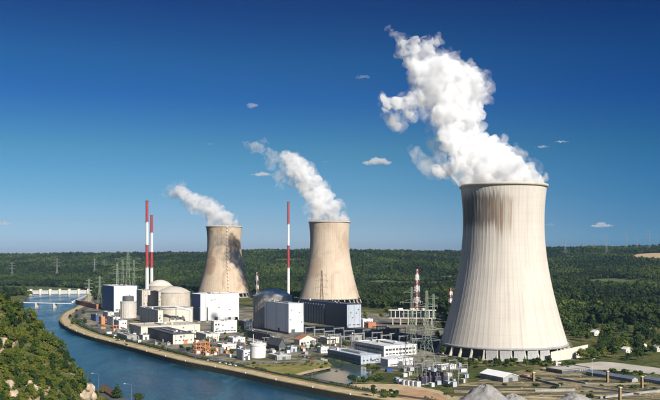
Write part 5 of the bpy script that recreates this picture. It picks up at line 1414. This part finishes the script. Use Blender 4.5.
attr('size', 'FLOAT', ((1.0+.7*sz)*rng.uniform(.55,1.45,len(FP))*(1+np.clip(FP[:,1]-2200,0,3000)*.00016)*(1+.5*np.clip((2100-FP[:,1])/1100,0,1))).astype(np.float32))
attr('turn', 'FLOAT', rng.uniform(0,6.283,len(FP)).astype(np.float32))
attr('pick', 'INT', rng.integers(0,6,len(FP)).astype(np.int32))
fo = link('hill_forest', m); tag(fo, 'dense dark green forest covering the hills behind the plant', 'forest', kind='stuff')
ng = bpy.data.node_groups.new('forest_scatter', 'GeometryNodeTree')
ng.interface.new_socket('Geometry', in_out='INPUT', socket_type='NodeSocketGeometry'); ng.interface.new_socket('Geometry', in_out='OUTPUT', socket_type='NodeSocketGeometry')
gi, go = ng.nodes.new('NodeGroupInput'), ng.nodes.new('NodeGroupOutput')
jn = ng.nodes.new('GeometryNodeJoinGeometry')
protos = []
for k in range(6):
    L = lobes_round(100+k, 11, 5.0, 6) if k < 4 else lobes_round(100+k, 14, 3.8, 6, .2)
    bb = leaf_cloud(100+k, L[:6], 90, 1.25, .8)
    po = bpy.data.objects.new('forest_crown', bb.mesh('forest_crown', FOREST if k % 3 else LEAFD)); protos.append(po)
for po in reversed(protos):
    oi = ng.nodes.new('GeometryNodeObjectInfo'); oi.inputs['Object'].default_value = po; oi.inputs['As Instance'].default_value = True
    ng.links.new(oi.outputs['Geometry'], jn.inputs[0])
ip = ng.nodes.new('GeometryNodeInstanceOnPoints'); mp_ = ng.nodes.new('GeometryNodeMeshToPoints')
def nattr(name, typ):
    a_ = ng.nodes.new('GeometryNodeInputNamedAttribute'); a_.data_type = typ; a_.inputs[0].default_value = name; return a_.outputs[0]
ng.links.new(gi.outputs[0], mp_.inputs['Mesh']); ng.links.new(mp_.outputs[0], ip.inputs['Points']); ng.links.new(jn.outputs[0], ip.inputs['Instance'])
ip.inputs['Pick Instance'].default_value = True
ng.links.new(nattr('pick','INT'), ip.inputs['Instance Index'])
cx3 = ng.nodes.new('ShaderNodeCombineXYZ'); ng.links.new(nattr('turn','FLOAT'), cx3.inputs[2]); ng.links.new(cx3.outputs[0], ip.inputs['Rotation'])
ng.links.new(nattr('size','FLOAT'), ip.inputs['Scale'])
ng.links.new(ip.outputs[0], go.inputs[0])
md = fo.modifiers.new('scatter', 'NODES'); md.node_group = ng
print('forest', len(FP))

# ------------------------------------------------------------------ air
HAZE = 2.2e-5
hm_, hnt, hp_ = new_mat('haze_air'); hnt.nodes.remove(hp_)
hv = hnt.nodes.new('ShaderNodeVolumePrincipled'); hv.inputs['Color'].default_value = (.36,.66,1,1); hv.inputs['Density'].default_value = HAZE
hnt.links.new(hv.outputs[0], hnt.nodes['Material Output'].inputs['Volume'])
tag(MB().box(-9000,9000,-200,11000,-14,345).build('haze', hm_), kind='stuff')
